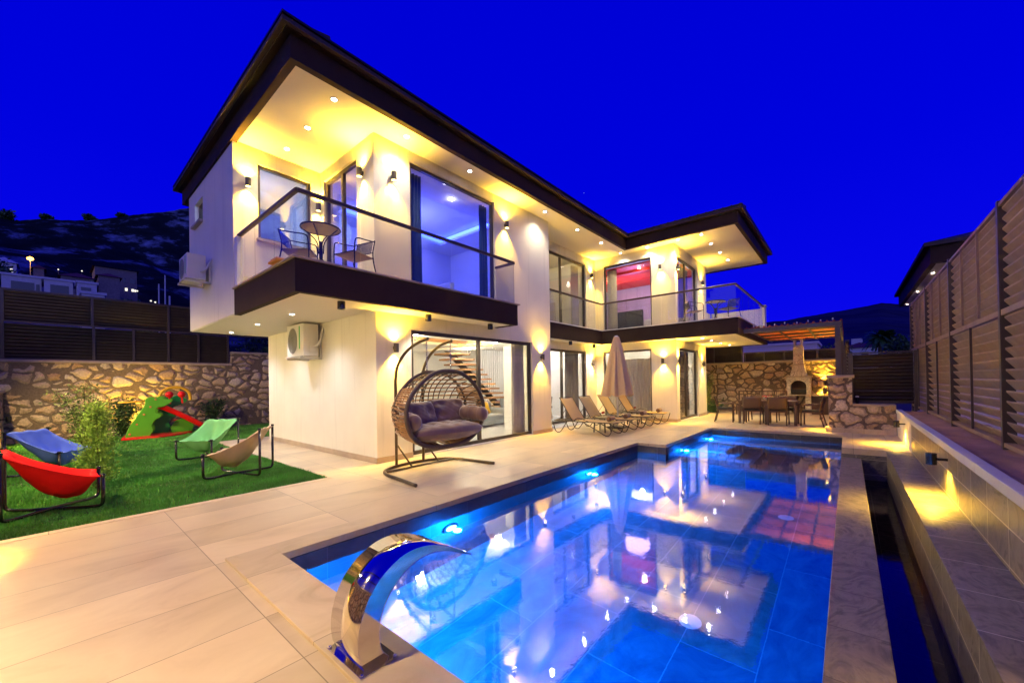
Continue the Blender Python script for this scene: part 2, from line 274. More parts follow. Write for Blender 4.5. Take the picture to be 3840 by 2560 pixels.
M['lens'] = emit_mat('downlight lens', (1.0, 0.96, 0.9), 40)
M['lensy'] = emit_mat('warm lamp lens', (1.0, 0.72, 0.2), 25)
M['lensb'] = emit_mat('pool lamp lens', (0.45, 0.65, 1.0), 22)
M['covew'] = emit_mat('warm cove strip', (1.0, 0.55, 0.12), 5.0)
M['coveb'] = emit_mat('blue cove strip', (0.03, 0.06, 1.0), 14.0)
M['covel'] = emit_mat('pale blue cove glow', (0.30, 0.45, 1.0), 2.4)
M['street'] = emit_mat('sodium street lamp', (1.0, 0.36, 0.05), 12)
M['farlit'] = emit_mat('lit far window', (1.0, 0.95, 0.8), 1.3)
M['wine'] = mat('red wine', (0.35, 0.005, 0.01), 0.1)

# ---------------------------------------------------------------- mesh builder
class MB:
    def __init__(s): s.v = []; s.f = []
    def box(s, x0, y0, z0, x1, y1, z1):
        if x0 > x1: x0, x1 = x1, x0
        if y0 > y1: y0, y1 = y1, y0
        if z0 > z1: z0, z1 = z1, z0
        b = len(s.v); s.v += [(x0,y0,z0),(x1,y0,z0),(x1,y1,z0),(x0,y1,z0),(x0,y0,z1),(x1,y0,z1),(x1,y1,z1),(x0,y1,z1)]
        s.f += [(b,b+3,b+2,b+1),(b+4,b+5,b+6,b+7),(b,b+1,b+5,b+4),(b+1,b+2,b+6,b+5),(b+2,b+3,b+7,b+6),(b+3,b,b+4,b+7)]; return s
    def quad(s, a, b, c, d):
        k = len(s.v); s.v += [tuple(a), tuple(b), tuple(c), tuple(d)]; s.f.append((k, k+1, k+2, k+3)); return s
    def beam(s, p0, p1, w, h, upv=(0, 0, 1)):
        p0 = Vector(p0); p1 = Vector(p1); d = (p1-p0).normalized(); u = Vector(upv)
        if abs(d.dot(u)) > 0.98: u = Vector((1, 0, 0))
        a = d.cross(u).normalized(); u = a.cross(d).normalized(); b = len(s.v)
        for p in (p0, p1):
            for i, j in ((-1,-1),(1,-1),(1,1),(-1,1)): s.v.append(tuple(p+a*(i*w/2)+u*(j*h/2)))
        s.f += [(b,b+1,b+2,b+3),(b+7,b+6,b+5,b+4),(b,b+4,b+5,b+1),(b+1,b+5,b+6,b+2),(b+2,b+6,b+7,b+3),(b+3,b+7,b+4,b)]; return s
    def tube(s, pts, r, n=8, closed=False):
        P = [Vector(p) for p in pts]; k = len(P)
        R = r if hasattr(r, '__len__') else [r]*k
        T = []
        for i in range(k):
            a = P[(i-1) % k] if closed or i > 0 else P[0]; b = P[(i+1) % k] if closed or i < k-1 else P[-1]
            T.append((b-a).normalized() if (b-a).length > 1e-9 else Vector((0, 0, 1)))
        u = Vector((0, 0, 1)) if abs(T[0].z) < 0.9 else Vector((1, 0, 0)); N = (u-T[0]*u.dot(T[0])).normalized()
        b0 = len(s.v)
        for i in range(k):
            N = (N-T[i]*N.dot(T[i])); N = N.normalized() if N.length > 1e-6 else Vector((1, 0, 0)); B = T[i].cross(N)
            for j in range(n):
                a = 2*PI*j/n; s.v.append(tuple(P[i]+(N*math.cos(a)+B*math.sin(a))*R[i]))
        for i in range(k if closed else k-1):
            i2 = (i+1) % k
            for j in range(n): s.f.append((b0+i*n+j, b0+i*n+(j+1) % n, b0+i2*n+(j+1) % n, b0+i2*n+j))
        if not closed:
            s.f.append(tuple(b0+j for j in range(n))[::-1]); s.f.append(tuple(b0+(k-1)*n+j for j in range(n)))
        return s
    def lathe(s, prof, c, n=16, axis='z', caps=True):
        b = len(s.v); k = len(prof)
        for r, z in prof:
            for j in range(n):
                a = 2*PI*j/n; p = (r*math.cos(a), r*math.sin(a), z)
                if axis == 'x': p = (z, p[0], p[1])
                if axis == 'y': p = (p[0], z, p[1])
                s.v.append((c[0]+p[0], c[1]+p[1], c[2]+p[2]))
        for i in range(k-1):
            for j in range(n): s.f.append((b+i*n+j, b+i*n+(j+1) % n, b+(i+1)*n+(j+1) % n, b+(i+1)*n+j))
        if caps and prof[0][0] > 1e-6: s.f.append(tuple(b+j for j in range(n))[::-1])
        if caps and prof[-1][0] > 1e-6: s.f.append(tuple(b+(k-1)*n+j for j in range(n)))
        return s
    def prism(s, poly, axis, a0, a1):
        """poly = 2D points; axis 'x': (y,z), 'y': (x,z), 'z': (x,y)"""
        n = len(poly); b = len(s.v)
        for a in (a0, a1):
            for p, q in poly: s.v.append({'x': (a, p, q), 'y': (p, a, q), 'z': (p, q, a)}[axis])
        s.f.append(tuple(range(b, b+n))); s.f.append(tuple(range(b+2*n-1, b+n-1, -1)))
        for i in range(n): s.f.append((b+i, b+n+i, b+n+(i+1) % n, b+(i+1) % n))
        return s
    def grid(s, fn, nu, nv, cu=False):
        b = len(s.v)
        for i in range(nu+1):
            for j in range(nv+1): s.v.append(tuple(fn(i/nu, j/nv)))
        for i in range(nu):
            for j in range(nv):
                p = b+i*(nv+1)+j; s.f.append((p, p+nv+1, p+nv+2, p+1))
        return s
    def build(s, name, m, parent=None, smooth=False, bevel=0.0, solid=0.0, sub=0):
        me = bpy.data.meshes.new(name)
        off = world_off(parent) if parent else Vector((0, 0, 0))
        me.from_pydata([(x-off.x, y-off.y, z-off.z) for x, y, z in s.v], [], s.f)
        import bmesh
        bm = bmesh.new(); bm.from_mesh(me); bmesh.ops.recalc_face_normals(bm, faces=bm.faces); bm.to_mesh(me); bm.free()
        if name.endswith('_water'):     # every face of a water sheet must face up
            bm = bmesh.new(); bm.from_mesh(me); bm.normal_update(); bmesh.ops.reverse_faces(bm, faces=[f for f in bm.faces if f.normal.z < 0]); bm.to_mesh(me); bm.free()
        me.materials.append(M[m] if isinstance(m, str) else m)
        if smooth: me.polygons.foreach_set('use_smooth', [True]*len(me.polygons))
        o = bpy.data.objects.new(name, me); COL.objects.link(o)
        if parent: o.parent = parent
        if solid: md = o.modifiers.new('solid', 'SOLIDIFY'); md.thickness = solid; md.offset = 0
        if bevel: md = o.modifiers.new('bevel', 'BEVEL'); md.width = bevel; md.segments = 2; md.limit_method = 'ANGLE'
        if sub: md = o.modifiers.new('sub', 'SUBSURF'); md.levels = sub; md.render_levels = sub
        return o

def world_off(o):
    v = Vector((0, 0, 0))
    while o: v += o.location; o = o.parent
    return v
def B(): return MB()
def tag(o, label=None, cat=None, group=None, kind=None):
    if label: o['label'] = label
    if cat: o['category'] = cat
    if group: o['group'] = group
    if kind: o['kind'] = kind
    return o
def thing(name, label, cat, loc=(0, 0, 0), group=None):
    o = bpy.data.objects.new(name, None); COL.objects.link(o); o.location = loc; o.empty_display_size = 0.1
    return tag(o, label, cat, group)
def copy_tree(o, loc=None, rz=0.0, label=None, group=None, parent=None, scale=None):
    c = o.copy(); COL.objects.link(c)
    if parent: c.parent = parent
    if loc is not None: c.location = loc; c.rotation_euler = (0, 0, rz)
    if scale: c.scale = (scale,)*3
    if label: c['label'] = label
    if group: c['group'] = group
    for ch in list(KIDS(o)): copy_tree(ch, parent=c)
    return c
def KIDS(o): return [x for x in COL.objects if x.parent == o]
LK = {'down_lamp_light': 6.0, 'downlight_lamp': 2.3, 'ceiling_spot_lamp': 3.0, 'wall_lamp_light': 16.0, 'garden_spot_light': 2.6, 'pool_lamp_light': 8.5, 'ceiling_light_lamp': 1.5, 'room_glow': 2.0}
def spot(name, loc, direction, power, col, angle=90, blend=0.8, rad=0.03, parent=None):
    power *= LK.get(name, 1)
    d = bpy.data.lights.new(name, 'SPOT'); d.energy = power; d.color = col; d.spot_size = math.radians(angle); d.spot_blend = blend; d.shadow_soft_size = rad
    o = bpy.data.objects.new(name, d); COL.objects.link(o)
    off = world_off(parent) if parent else Vector((0, 0, 0)); o.location = Vector(loc)-off
    o.rotation_euler = Vector(direction).to_track_quat('-Z', 'Y').to_euler()
    if parent: o.parent = parent
    return o
def point(name, loc, power, col, rad=0.05, parent=None):
    power *= LK.get(name, 1)
    d = bpy.data.lights.new(name, 'POINT'); d.energy = power; d.color = col; d.shadow_soft_size = rad
    o = bpy.data.objects.new(name, d); COL.objects.link(o)
    off = world_off(parent) if parent else Vector((0, 0, 0)); o.location = Vector(loc)-off
    if parent: o.parent = parent
    return o
def arc(c, r, a0, a1, n, f):
    return [f(c, r, a0+(a1-a0)*k/n) for k in range(n+1)]
def smoothpath(pts, it=2):
    P = [Vector(p) for p in pts]
    for _ in range(it):
        Q = [P[0]]
        for a, b in zip(P[:-1], P[1:]): Q += [a*0.75+b*0.25, a*0.25+b*0.75]
        Q.append(P[-1]); P = Q
    return P
WARM = (1.0, 0.58, 0.045); NEU = (1.0, 0.87, 0.58)
FL1, FL2, CE1, SOF = 0.0, 3.40, 2.89, 6.27

# ================================================================ SETTING
tag(B().box(-300, -300, -1.9, 1500, 1500, -1.8).build('ground', 'soil'), kind='structure')
# terrain: slopes rising behind the garden and far ridges
def terrain(name, ridge, r0, r1, z0, m, noise, seed, p=1.3, tab=None):
    az = [math.atan2(y, x) for x, y, z in ridge]; rr = [math.hypot(x, y) for x, y, z in ridge]; hz = [z for x, y, z in ridge]
    order = np.argsort(az); az = np.array(az)[order]; rr = np.array(rr)[order]; hz = np.array(hz)[order]
    nu, nv = 220, 90; mb = B(); r = np.random.default_rng(seed)
    ph = r.uniform(0, 6.28, (14, 2)); fr = r.uniform(1, 9, 14)
    def fn(u, v):
        a = az[0]+(az[-1]-az[0])*u; R = np.interp(a, az, rr); H = np.interp(a, az, hz)
        d = r0+(R-r0)*v if v <= 1 else R
        h = z0+(H-z0)*(v**p) if tab is None else float(np.interp(d, tab[0]+[R], tab[1]+[H]))
        w = sum(math.sin(fr[k]*9*a+ph[k, 0]+fr[k]*v*2.1)*math.sin(fr[k]*1.7*v*3+ph[k, 1])/fr[k] for k in range(14))
        h += w*noise*min(1, v*3)*(1 if v < .97 else .35)
        h += noise*0.16*math.sin(a*310+ph[3, 0])*math.sin(a*173) * (1 if v > .9 else 0)
        return (d*math.cos(a), d*math.sin(a), h)
    mb.grid(fn, nu, nv)
    return tag(mb.build(name, m, smooth=True), kind='structure')
def hill_mat(name, c1, c2, sc):
    m = bpy.data.materials.new(name); m.use_nodes = True; nt = m.node_tree; L = nt.links.new; b = nt.nodes['Principled BSDF']; b.inputs['Roughness'].default_value = 1; b.inputs['Specular IOR Level'].default_value = 0
    t = nd(nt, 'ShaderNodeTexCoord'); n = nd(nt, 'ShaderNodeTexNoise'); n.inputs['Scale'].default_value = sc; n.inputs['Detail'].default_value = 8; n.inputs['Roughness'].default_value = 0.65
    mp = nd(nt, 'ShaderNodeVectorMath', operation='MULTIPLY'); mp.inputs[1].default_value = (1.0, 0.22, 1.0); L(t.outputs['Object'], mp.inputs[0]); L(mp.outputs[0], n.inputs['Vector'])
    L(ramp(nt, n.outputs['Fac'], [(0.40, c1), (0.52, tuple(x*1.6 for x in c1)), (0.66, c2)]), b.inputs['Base Color'])
    bp = nd(nt, 'ShaderNodeBump'); bp.inputs['Distance'].default_value = 3; L(n.outputs['Fac'], bp.inputs['Height']); L(bp.outputs[0], b.inputs['Normal'])
    return m
M['hill'] = hill_mat('scrub hillside', (0.008, 0.012, 0.016), (0.15, 0.19, 0.30), 0.05)
M['hill2'] = hill_mat('distant hillside', (0.02, 0.02, 0.055), (0.03, 0.03, 0.08), 0.01)
ridgeL = [(-700, 900, 170), (-330, 860, 182), (-85.9, 760.9, 191.6), (-31.5, 695.2, 184.2), (-23, 684.9, 180.6), (0, 657, 183.1), (19.3, 633.8, 181.5), (44.9, 602.8, 182), (61.8, 582.3, 185.5), (87.5, 551.3, 189.7), (95.1, 542, 191.5), (132, 497.4, 194.6), (320, 480, 185), (520, 420, 150)]
terrain('hill', ridgeL, 25, 1, -1.5, 'hill', 3.0, 3, 1.15, ([25, 60, 100, 160, 220, 420], [-1.6, 4, 13, 27, 39, 98]))
ridgeR = [(560, 640, 70), (733, 210.8, 87), (817.6, 108.5, 97.8), (836.1, 86.1, 101.6), (887.6, 23.7, 115.5), (928.8, -26.3, 124.9), (945.8, -46.9, 130.7), (979.6, -87.8, 126.5), (1036, -155.8, 122), (1157, -302, 105), (1100, -600, 90)]
terrain('hill', ridgeR, 180, 1, -1, 'hill2', 3.0, 5, 1.2)

# ---- paving
def boxes(name, rects, z0, z1, m, **k):
    mb = B()
    for x0, y0, x1, y1 in rects: mb.box(x0, y0, z0, x1, y1, z1)
    return mb.build(name, m, **k)
tag(boxes('pool_deck', [(-0.75, -4, 0.97, 6.4), (0.97, 4.17, 9.2, 6.4), (0.97, -4, 1.0, -0.9), (9.2, 3.5, 12.8, 6.4), (13.1, 0.13, 20, 6.4), (10.7, -0.93, 13.6, 0.13), (2.9, 6.4, 13.98, 13.3), (13.98, 6.4, 20, 13.3), (12.8, 3.2, 13.1, 6.4)], -0.12, 0.0, 'deck'), kind='structure')
# raised coping along the near end, flush coping elsewhere
tag(boxes('pool_coping', [(0.97, -0.6, 1.31, 4.17), (1.31, 3.87, 8.9, 4.17), (8.9, 3.2, 9.2, 4.17), (9.2, 3.2, 12.8, 3.5), (12.8, 0.13, 13.1, 3.2)], -0.045, 0.022, 'coping', bevel=0.004), kind='structure')
tag(B().box(-0.74, 6.4, -0.05, 2.9, 6.52, 0.006).build('lawn_edging', 'coping', bevel=0.004), kind='structure')
# ---- pool shell (walls, floor, steps)
PZ = -1.45
pw = B(); pw.box(1.31, 3.87, PZ, 8.9, 4.1, -0.05); pw.box(8.9, 3.2, PZ, 12.8, 3.43, -0.05)
tag(pw.build('pool_wall', 'pool_wall'), kind='structure')
pe = B(); pe.box(1.1, -0.18, PZ, 1.31, 4.1, -0.05); pe.box(12.8, -0.1, PZ, 13.03, 3.43, -0.05); pe.box(8.897, 3.2, PZ, 9.05, 3.87, -0.05)
tag(pe.build('pool_wall', 'pool_wall_x'), kind='structure')
tag(B().box(1.1, -0.2, PZ-0.1, 13, 4.1, PZ).build('pool_floor', 'pool_floor'), kind='structure')
ps = B()
ps.box(11.7, 0.145, PZ, 12.797, 3.197, -0.52)
for k, (x0, y0, z) in enumerate(((10.4, 2.3, -0.62), (10.1, 2.0, -0.82), (9.8, 1.7, -1.02))):
    ps.box(x0, y0, PZ, 11.697+k*0.001, 3.195-k*0.002, z)
tag(ps.build('pool_steps', 'pool_step', bevel=0.01), kind='structure')
# water: reflective, slightly rippled surface
def water_mat(name, tint, bs=0.012, refl=(0.10, 0.9)):
    m = bpy.data.materials.new(name); m.use_nodes = True; nt = m.node_tree; nt.nodes.clear(); L = nt.links.new
    o = nd(nt, 'ShaderNodeOutputMaterial'); rf = nd(nt, 'ShaderNodeBsdfRefraction'); rf.inputs['IOR'].default_value = 1.33; rf.inputs['Roughness'].default_value = 0.0; rf.inputs[0].default_value = (*tint, 1)
    gl = nd(nt, 'ShaderNodeBsdfGlossy'); gl.inputs['Roughness'].default_value = 0.02; gl.inputs[0].default_value = (1, 1, 1, 1)
    fr = nd(nt, 'ShaderNodeFresnel'); fr.inputs['IOR'].default_value = 1.33
    mr = nd(nt, 'ShaderNodeMapRange'); mr.inputs['To Min'].default_value = refl[0]; mr.inputs['To Max'].default_value = refl[1]; L(fr.outputs[0], mr.inputs['Value'])
    t = nd(nt, 'ShaderNodeTexCoord'); n = nd(nt, 'ShaderNodeTexNoise'); n.inputs['Scale'].default_value = 7; n.inputs['Detail'].default_value = 5; n.inputs['Roughness'].default_value = 0.6; L(t.outputs['Object'], n.inputs['Vector'])
    bp = nd(nt, 'ShaderNodeBump'); bp.inputs['Strength'].default_value = 0.35; bp.inputs['Distance'].default_value = bs; L(n.outputs['Fac'], bp.inputs['Height'])
    for x in (rf, gl): L(bp.outputs[0], x.inputs['Normal'])
    lp = nd(nt, 'ShaderNodeMixShader'); L(mr.outputs[0], lp.inputs[0]); L(rf.outputs[0], lp.inputs[1]); L(gl.outputs[0], lp.inputs[2])
    L(lp.outputs[0], o.inputs[0]); return m
M['water'] = water_mat('pool water', (0.20, 0.60, 1.0), 0.0016, (0.21, 0.96))
M['water2'] = water_mat('overflow channel water', (0.35, 0.35, 0.45), 0.003, (0.04, 0.55))
wt = B(); wt.quad((1.311, 0.14, -0.2), (12.8, 0.14, -0.2), (12.8, 3.2, -0.2), (1.311, 3.2, -0.2)); wt.quad((1.311, 3.2, -0.2), (8.896, 3.2, -0.2), (8.896, 3.87, -0.2), (1.311, 3.87, -0.2))
tag(wt.build('pool_water', 'water'), kind='structure')
# ---- overflow side: slate ledge, channel, bench, parapet wall
t = tag(B().box(1.31, -0.18, PZ, 10.7, 0.14, -0.192).build('overflow_ledge', 'slate_ledge', bevel=0.006), 'long low slate ledge between the blue pool and the dark channel', 'ledge')
tag(B().quad((1.0, -0.57, -0.62), (10.7, -0.57, -0.62), (10.7, -0.18, -0.62), (1.0, -0.18, -0.62)).build('channel_water', 'water2'), kind='structure')
tag(B().box(1.0, -0.57, -1.3, 10.7, -0.18, -1.2).build('channel_floor', 'slate_top'), kind='structure')
tag(B().box(10.7, -0.93, -1.3, 10.8, 0.14, -0.12).build('channel_end_wall', 'slate_x'), kind='structure')
bench = thing('slate_bench', 'slate tiled bench running beside the overflow channel below the parapet', 'bench', (6, -0.75, 0))
B().box(-1, -0.93, -0.03, 10.7, -0.562, -0.008).build('bench_top', 'slate_top', bench, bevel=0.003)
B().box(-1, -0.93, -1.25, 10.7, -0.57, -0.031).build('bench_front', 'slate_wall', bench)
par = thing('parapet_wall', 'slate and render parapet wall under the tall brown louvre fence', 'wall', (6, -1.2, 0))
B().box(-2, -1.7, -0.4, 10.7, -0.93, 0.56).build('tiled_face', 'slate_wall', par)
B().box(10.7, -1.7, -0.4, 13.6, -0.93, 0.56).build('rendered_face', 'plaster', par)
B().box(-2, -1.02, 0.56, 13.6, -0.915, 0.655).build('edge_strip', 'plaster', par, bevel=0.008)
def capfn(u, v): return (-2+15.6*u, -1.02-0.78*v, 0.625+0.02*math.sin(u*61+v*5)+0.012*math.sin(u*170+v*9))
mc = B().grid(capfn, 150, 12); mc.box(-2, -1.8, 0.5, 13.6, -1.021, 0.58); mc.build('mortar_cap', 'mortar', par, smooth=True)
# ---- stone walls
gw = thing('stone_wall', 'long rubble stone garden wall behind the lawn and slide', 'wall', (2, 18, 0))
B().box(-1.0, 18, -0.3, 4.45, 18.4, 2.28).build('wall_body', 'stone', gw); B().box(4.45, 18, -0.3, 9, 18.4, 2.74).build('raised_section', 'stone', gw)
cp = B(); cp.box(-1.0, 17.96, 2.28, 4.447, 18.45, 2.36); cp.box(4.45, 17.96, 2.74, 9, 18.45, 2.82); cp.build('coping', 'cap', gw, bevel=0.01)
lw = thing('stone_wall', 'low stone boundary wall along the left edge of the lawn', 'wall', (-0.9, 8, 0))
B().box(-1.15, -4, -0.3, -0.78, 17.99, 1.42).build('wall_body', 'stone', lw); B().box(-1.2, -4, 1.42, -0.74, 17.95, 1.5).build('coping', 'cap', lw, bevel=0.01)
bw = thing('stone_wall', 'rubble stone wall behind the barbecue and dining table', 'wall', (20.1, 4, 0))
B().box(20, 0.0, -0.3, 20.4, 9.5, 2.13).build('wall_body', 'stone', bw); B().box(19.94, 0.0, 2.13, 20.45, 9.5, 2.22).build('coping', 'cap', bw, bevel=0.01)
kw = thing('stone_wall', 'low coarse stone wall with a tall capped pier at the end of the pool', 'wall', (13.8, -0.3, 0))
B().box(13.6, -0.925, 0.12, 14.0, -0.08, 0.72).build('low_section', 'stone_near', kw); B().box(13.6, -0.08, 0.12, 14.05, 0.42, 1.46).build('pier', 'stone_near', kw)
B().box(13.56, -0.925, 0.72, 14.04, -0.083, 0.77).build('coping', 'cap', kw, bevel=0.006); B().box(13.54, -0.13, 1.46, 14.1, 0.47, 1.54).build('pier_cap', 'cap', kw, bevel=0.008)
B().box(13.53, -0.92, 0.0, 14.08, 0.5, 0.12).build('plinth', 'coping', kw, bevel=0.006)
B().box(12.9, -0.26, 0.0, 13.5, -0.2, 0.02).build('step_edge', 'coping', kw)

# ---- louvre fences
def louvre(mb, axis, c, a0, a1, z0, z1, pitch, dy, dz, sgn):
    n = max(1, int((z1-z0)/pitch)); st = (z1-z0)/n
    for k in range(n):
        z = z0+st*(k+0.5)+random.uniform(-0.004, 0.004); o0, o1 = c+sgn*dy, c-sgn*dy; t = 0.006
        poly = [(o0, z+dz), (o1, z-dz), (o1, z-dz-0.02), (o0, z+dz-0.02)]
        mb.prism(poly, axis, a0, a1)
rf = thing('louvre_fence', 'tall two tier brown louvre fence standing on the right parapet', 'fence', (6, -1.42, 0.62))
posts = [15.4, 12.65, 9.95, 7.04, 4.25, 1.45, -1.4]
for k, x in enumerate(posts): B().box(x-0.035, -1.47, 0.5, x+0.035, -1.36, 3.5).build('post', 'fencepost', rf, bevel=0.004)
for a, b in zip(posts[1:], posts[:-1]):
    for z0, z1, nm in ((0.72, 2.17, 1), (2.25, 3.42, 2)):
        mb = B(); louvre(mb, 'x', -1.43, a+0.04, b-0.04, z0, z1, 0.115, 0.035, 0.05, 1); mb.build('slat_panel', 'louvre', rf)
        for j in range(nm):
            xm = a+(b-a)*(j+1)/(nm+1); B().box(xm-0.014, -1.385, z0, xm+0.014, -1.36, z1).build('mullion', 'fencepost' if nm == 1 else 'louvre', rf)
for z0, z1 in ((0.66, 0.71), (2.175, 2.24), (3.43, 3.47)):
    for a, b in zip(posts[1:], posts[:-1]): B().box(a+0.036, -1.455, z0, b-0.036, -1.37, z1).build('rail', 'louvre', rf)
gf = thing('louvre_fence', 'square dark louvre panel on the low stone wall at the pool end', 'fence', (14.2, -0.7, 0.77))
mb = B(); louvre(mb, 'y', 14.25, -1.3, -0.05, 0.85, 2.1, 0.085, 0.03, 0.035, -1); mb.build('slat_panel', 'louvredark', gf)
for q in ((14.2, -0.11, 0.6, 14.3, 0.0, 2.15), (14.2, 0.02, 0.6, 14.3, 0.09, 2.13), (14.2, -1.4, 0.6, 14.3, -1.31, 2.15)): B().box(*q).build('post', 'fencepost', gf, bevel=0.004)
for q in ((14.21, -1.305, 0.77, 14.29, -0.115, 0.84), (14.21, -1.305, 2.11, 14.29, -0.115, 2.15)): B().box(*q).build('rail', 'fencepost', gf)
def simple_fence(name, label, axis, c, a0, a1, tiers, posts, sgn, seg, m='louvredark', loc=(0, 0, 0), post2=None):
    t = thing(name, label, 'fence', loc)
    def bx(mb, p0, p1, d0, d1, z0, z1):
        if axis == 'x': mb.box(p0, c+d0, z0, p1, c+d1, z1)
        else: mb.box(c+d0, p0, z0, c+d1, p1, z1)
    for k, (z0, z1) in enumerate(tiers):
        mb = B(); louvre(mb, axis, c, a0, a1, z0+0.05, z1-0.02, seg, 0.03, 0.042, sgn); mb.build('slat_panel', m, t)
        for p in posts[k]:
            pm = B(); bx(pm, p-0.03, p+0.03, -0.06 if sgn > 0 else -0.07, 0.07 if sgn > 0 else 0.06, z0, z1); pm.build('post', 'fencepost', t)
        rm = B(); bx(rm, a0, a1, -0.045, 0.045, z0, z0+0.05); rm.build('rail', 'fencepost', t)
    rm = B(); bx(rm, a0, a1, -0.045, 0.045, tiers[-1][1]-0.02, tiers[-1][1]+0.03); rm.build('rail', 'fencepost', t)
    return t
simple_fence('louvre_fence', 'long dark louvre fence on top of the garden stone wall', 'x', 18.2, -0.85, 4.43, [(2.36, 3.42), (3.42, 4.34)], [(-0.8, 0.93, 1.82+0.86, 3.5, 4.38, 1.82), (-0.8, 0.9, 2.69)], -1, 0.092, loc=(2, 18.2, 2.36))
simple_fence('louvre_fence', 'short upper run of dark louvre fence disappearing behind the villa', 'x', 18.2, 4.49, 9.0, [(3.42, 4.34)], [(4.5, 6.4, 8.9)], -1, 0.092, loc=(6, 18.2, 3.4))
simple_fence('louvre_fence', 'dark louvre fence above the left boundary wall', 'y', -1.05, -4.0, 17.9, [(1.5, 2.55), (2.55, 3.6)], [(-3, -1, 1, 3, 5, 7, 9, 11, 13, 15, 17.3)]*2, -1, 0.11, loc=(-1.05, 6, 1.5))
simple_fence('louvre_fence', 'low dark louvre fence on the stone wall behind the chimney', 'y', 20.2, 0.05, 3.62, [(2.22, 2.62)], [(0.1, 0.95, 2.1, 2.85, 3.6)], -1, 0.08, loc=(20.2, 2, 2.22))
simple_fence('louvre_fence', 'taller louvre fence section on the stone wall beside the villa', 'y', 20.2, 3.68, 9.4, [(2.22, 3.15)], [(3.7, 4.9, 6.4, 7.9)], -1, 0.08, loc=(20.2, 6, 2.22))
simple_fence('louvre_fence', 'narrow louvre fence return between the stone pier and the back wall', 'x', 0.0, 14.4, 19.9, [(0.6, 2.5)], [(16.2, 18.1, 19.85)], 1, 0.1, loc=(17, 0, 0.6))

# ---- neighbour house on the right
nh = thing('neighbour_house', 'neighbouring pink rendered house with dark hipped roof behind the right fence', 'house', (23, -6, 0))
B().box(18.9, -12, -1, 27.5, -2.55, 5.1).build('wall', 'neigh', nh)
B().box(18.2, -12.7, 5.12, 28.2, -2.2, 5.2).build('soffit', 'soffit', nh)
mb = B()
for a in ((18.1, -12.8, 28.3, -12.65), (18.1, -2.25, 28.3, -2.1), (18.1, -12.65, 18.25, -2.25), (28.15, -12.65, 28.3, -2.25)): mb.box(a[0], a[1], 5.08, a[2], a[3], 5.62)
mb.build('fascia', 'fascia', nh)
mb = B(); v0 = [(17.95, -12.95, 5.62), (28.45, -12.95, 5.62), (28.45, -1.95, 5.62), (17.95, -1.95, 5.62)]; r0 = [(22, -7.5, 7.2), (24.4, -7.5, 7.2)]
mb.v = v0+[(x, y, 5.74) for x, y, z in v0]+r0; mb.f = [(0, 1, 5, 4), (1, 2, 6, 5), (2, 3, 7, 6), (3, 0, 4, 7), (4, 5, 9, 8), (5, 6, 9), (6, 7, 8, 9), (7, 4, 8)]
mb.build('roof', 'rooftile', nh)
mb = B(); mb.box(26.3, -2.56, 3.4, 26.7, -2.5, 4.4); mb.build('window', 'frame', nh)

# ================================================================ VILLA
villa = thing('villa', 'two storey white villa with dark fascias, overhanging flat soffits and glass fronted balconies', 'house', (9, 9, 0))
def wall_panel(mb, axis, c, th, a0, a1, z0, z1, ops):
    """solid wall with rectangular openings; axis 'x' runs along x at y=c..c+th, 'y' runs along y at x=c..c+th"""
    def bx(p0, p1, q0, q1):
        if p1-p0 < 1e-4 or q1-q0 < 1e-4: return
        if axis == 'x': mb.box(p0, c, q0, p1, c+th, q1)
        else: mb.box(c, p0, q0, c+th, p1, q1)
    cur = a0
    for (o0, o1, w0, w1) in sorted(ops):
        bx(cur, o0, z0, z1); bx(o0, o1, z0, w0); bx(o0, o1, w1, z1); cur = o1
    bx(cur, a1, z0, z1)
T = 0.2
# ground floor shell
mb = B()
wall_panel(mb, 'x', 6.85, T, 3.95, 9.6, 0, CE1, [(4.73, 8.70, 0.03, 2.60)])
wall_panel(mb, 'y', 3.95, T, 7.05, 12.3, 0, CE1, [])
wall_panel(mb, 'x', 12.3, T, 3.95, 17.8, 0, CE1, [])
wall_panel(mb, 'x', 7.75, T, 9.6, 14.0, 0, CE1, [(9.85, 13.2, 0.03, 2.62)])
wall_panel(mb, 'y', 9.4, T, 7.05, 7.75, 0, CE1, [])
wall_panel(mb, 'y', 14.0, T, 4.8, 7.95, 0, CE1, [(5.5, 7.43, 0.05, 2.62)])
wall_panel(mb, 'x', 4.6, T, 14.0, 17.7, 0, CE1, [(14.28, 16.5, 0.03, 2.62)])
wall_panel(mb, 'y', 17.6, T, 4.8, 12.3, 0, CE1, [])
mb.build('ground_floor_wall', 'plaster', villa)
# first floor shell
mb = B(); z0 = 3.0
wall_panel(mb, 'y', 2.3, T, 9.3, 12.75, 2.9, SOF, [(11.4, 12.15, 5.36, 5.9)])
wall_panel(mb, 'x', 9.1, T, 2.3, 3.95, 2.9, SOF, [(2.72, 3.74, 4.46, 5.98)])
wall_panel(mb, 'y', 3.95, T, 7.05, 9.1, z0, SOF, [(7.50, 8.95, 3.42, 6.04)])
wall_panel(mb, 'x', 6.85, T, 3.95, 9.6, z0, SOF, [(4.75, 7.25, 3.42, 6.06)])
mb.box(7.306, 6.85, CE1, 9.6, 7.05, 3.0)
wall_panel(mb, 'y', 9.4, T, 7.05, 7.75, CE1, SOF, [])
wall_panel(mb, 'x', 7.75, T, 9.6, 14.0, z0, SOF, [(9.9, 13.27, 3.42, 5.97)])
wall_panel(mb, 'y', 14.0, T, 4.8, 7.95, z0, SOF, [(5.45, 7.38, 3.42, 5.97)])
wall_panel(mb, 'x', 4.6, T, 14.0, 17.9, z0, SOF, [(14.22, 16.6, 3.42, 5.90)])
wall_panel(mb, 'y', 17.8, T, 4.8, 12.75, z0, SOF, [])
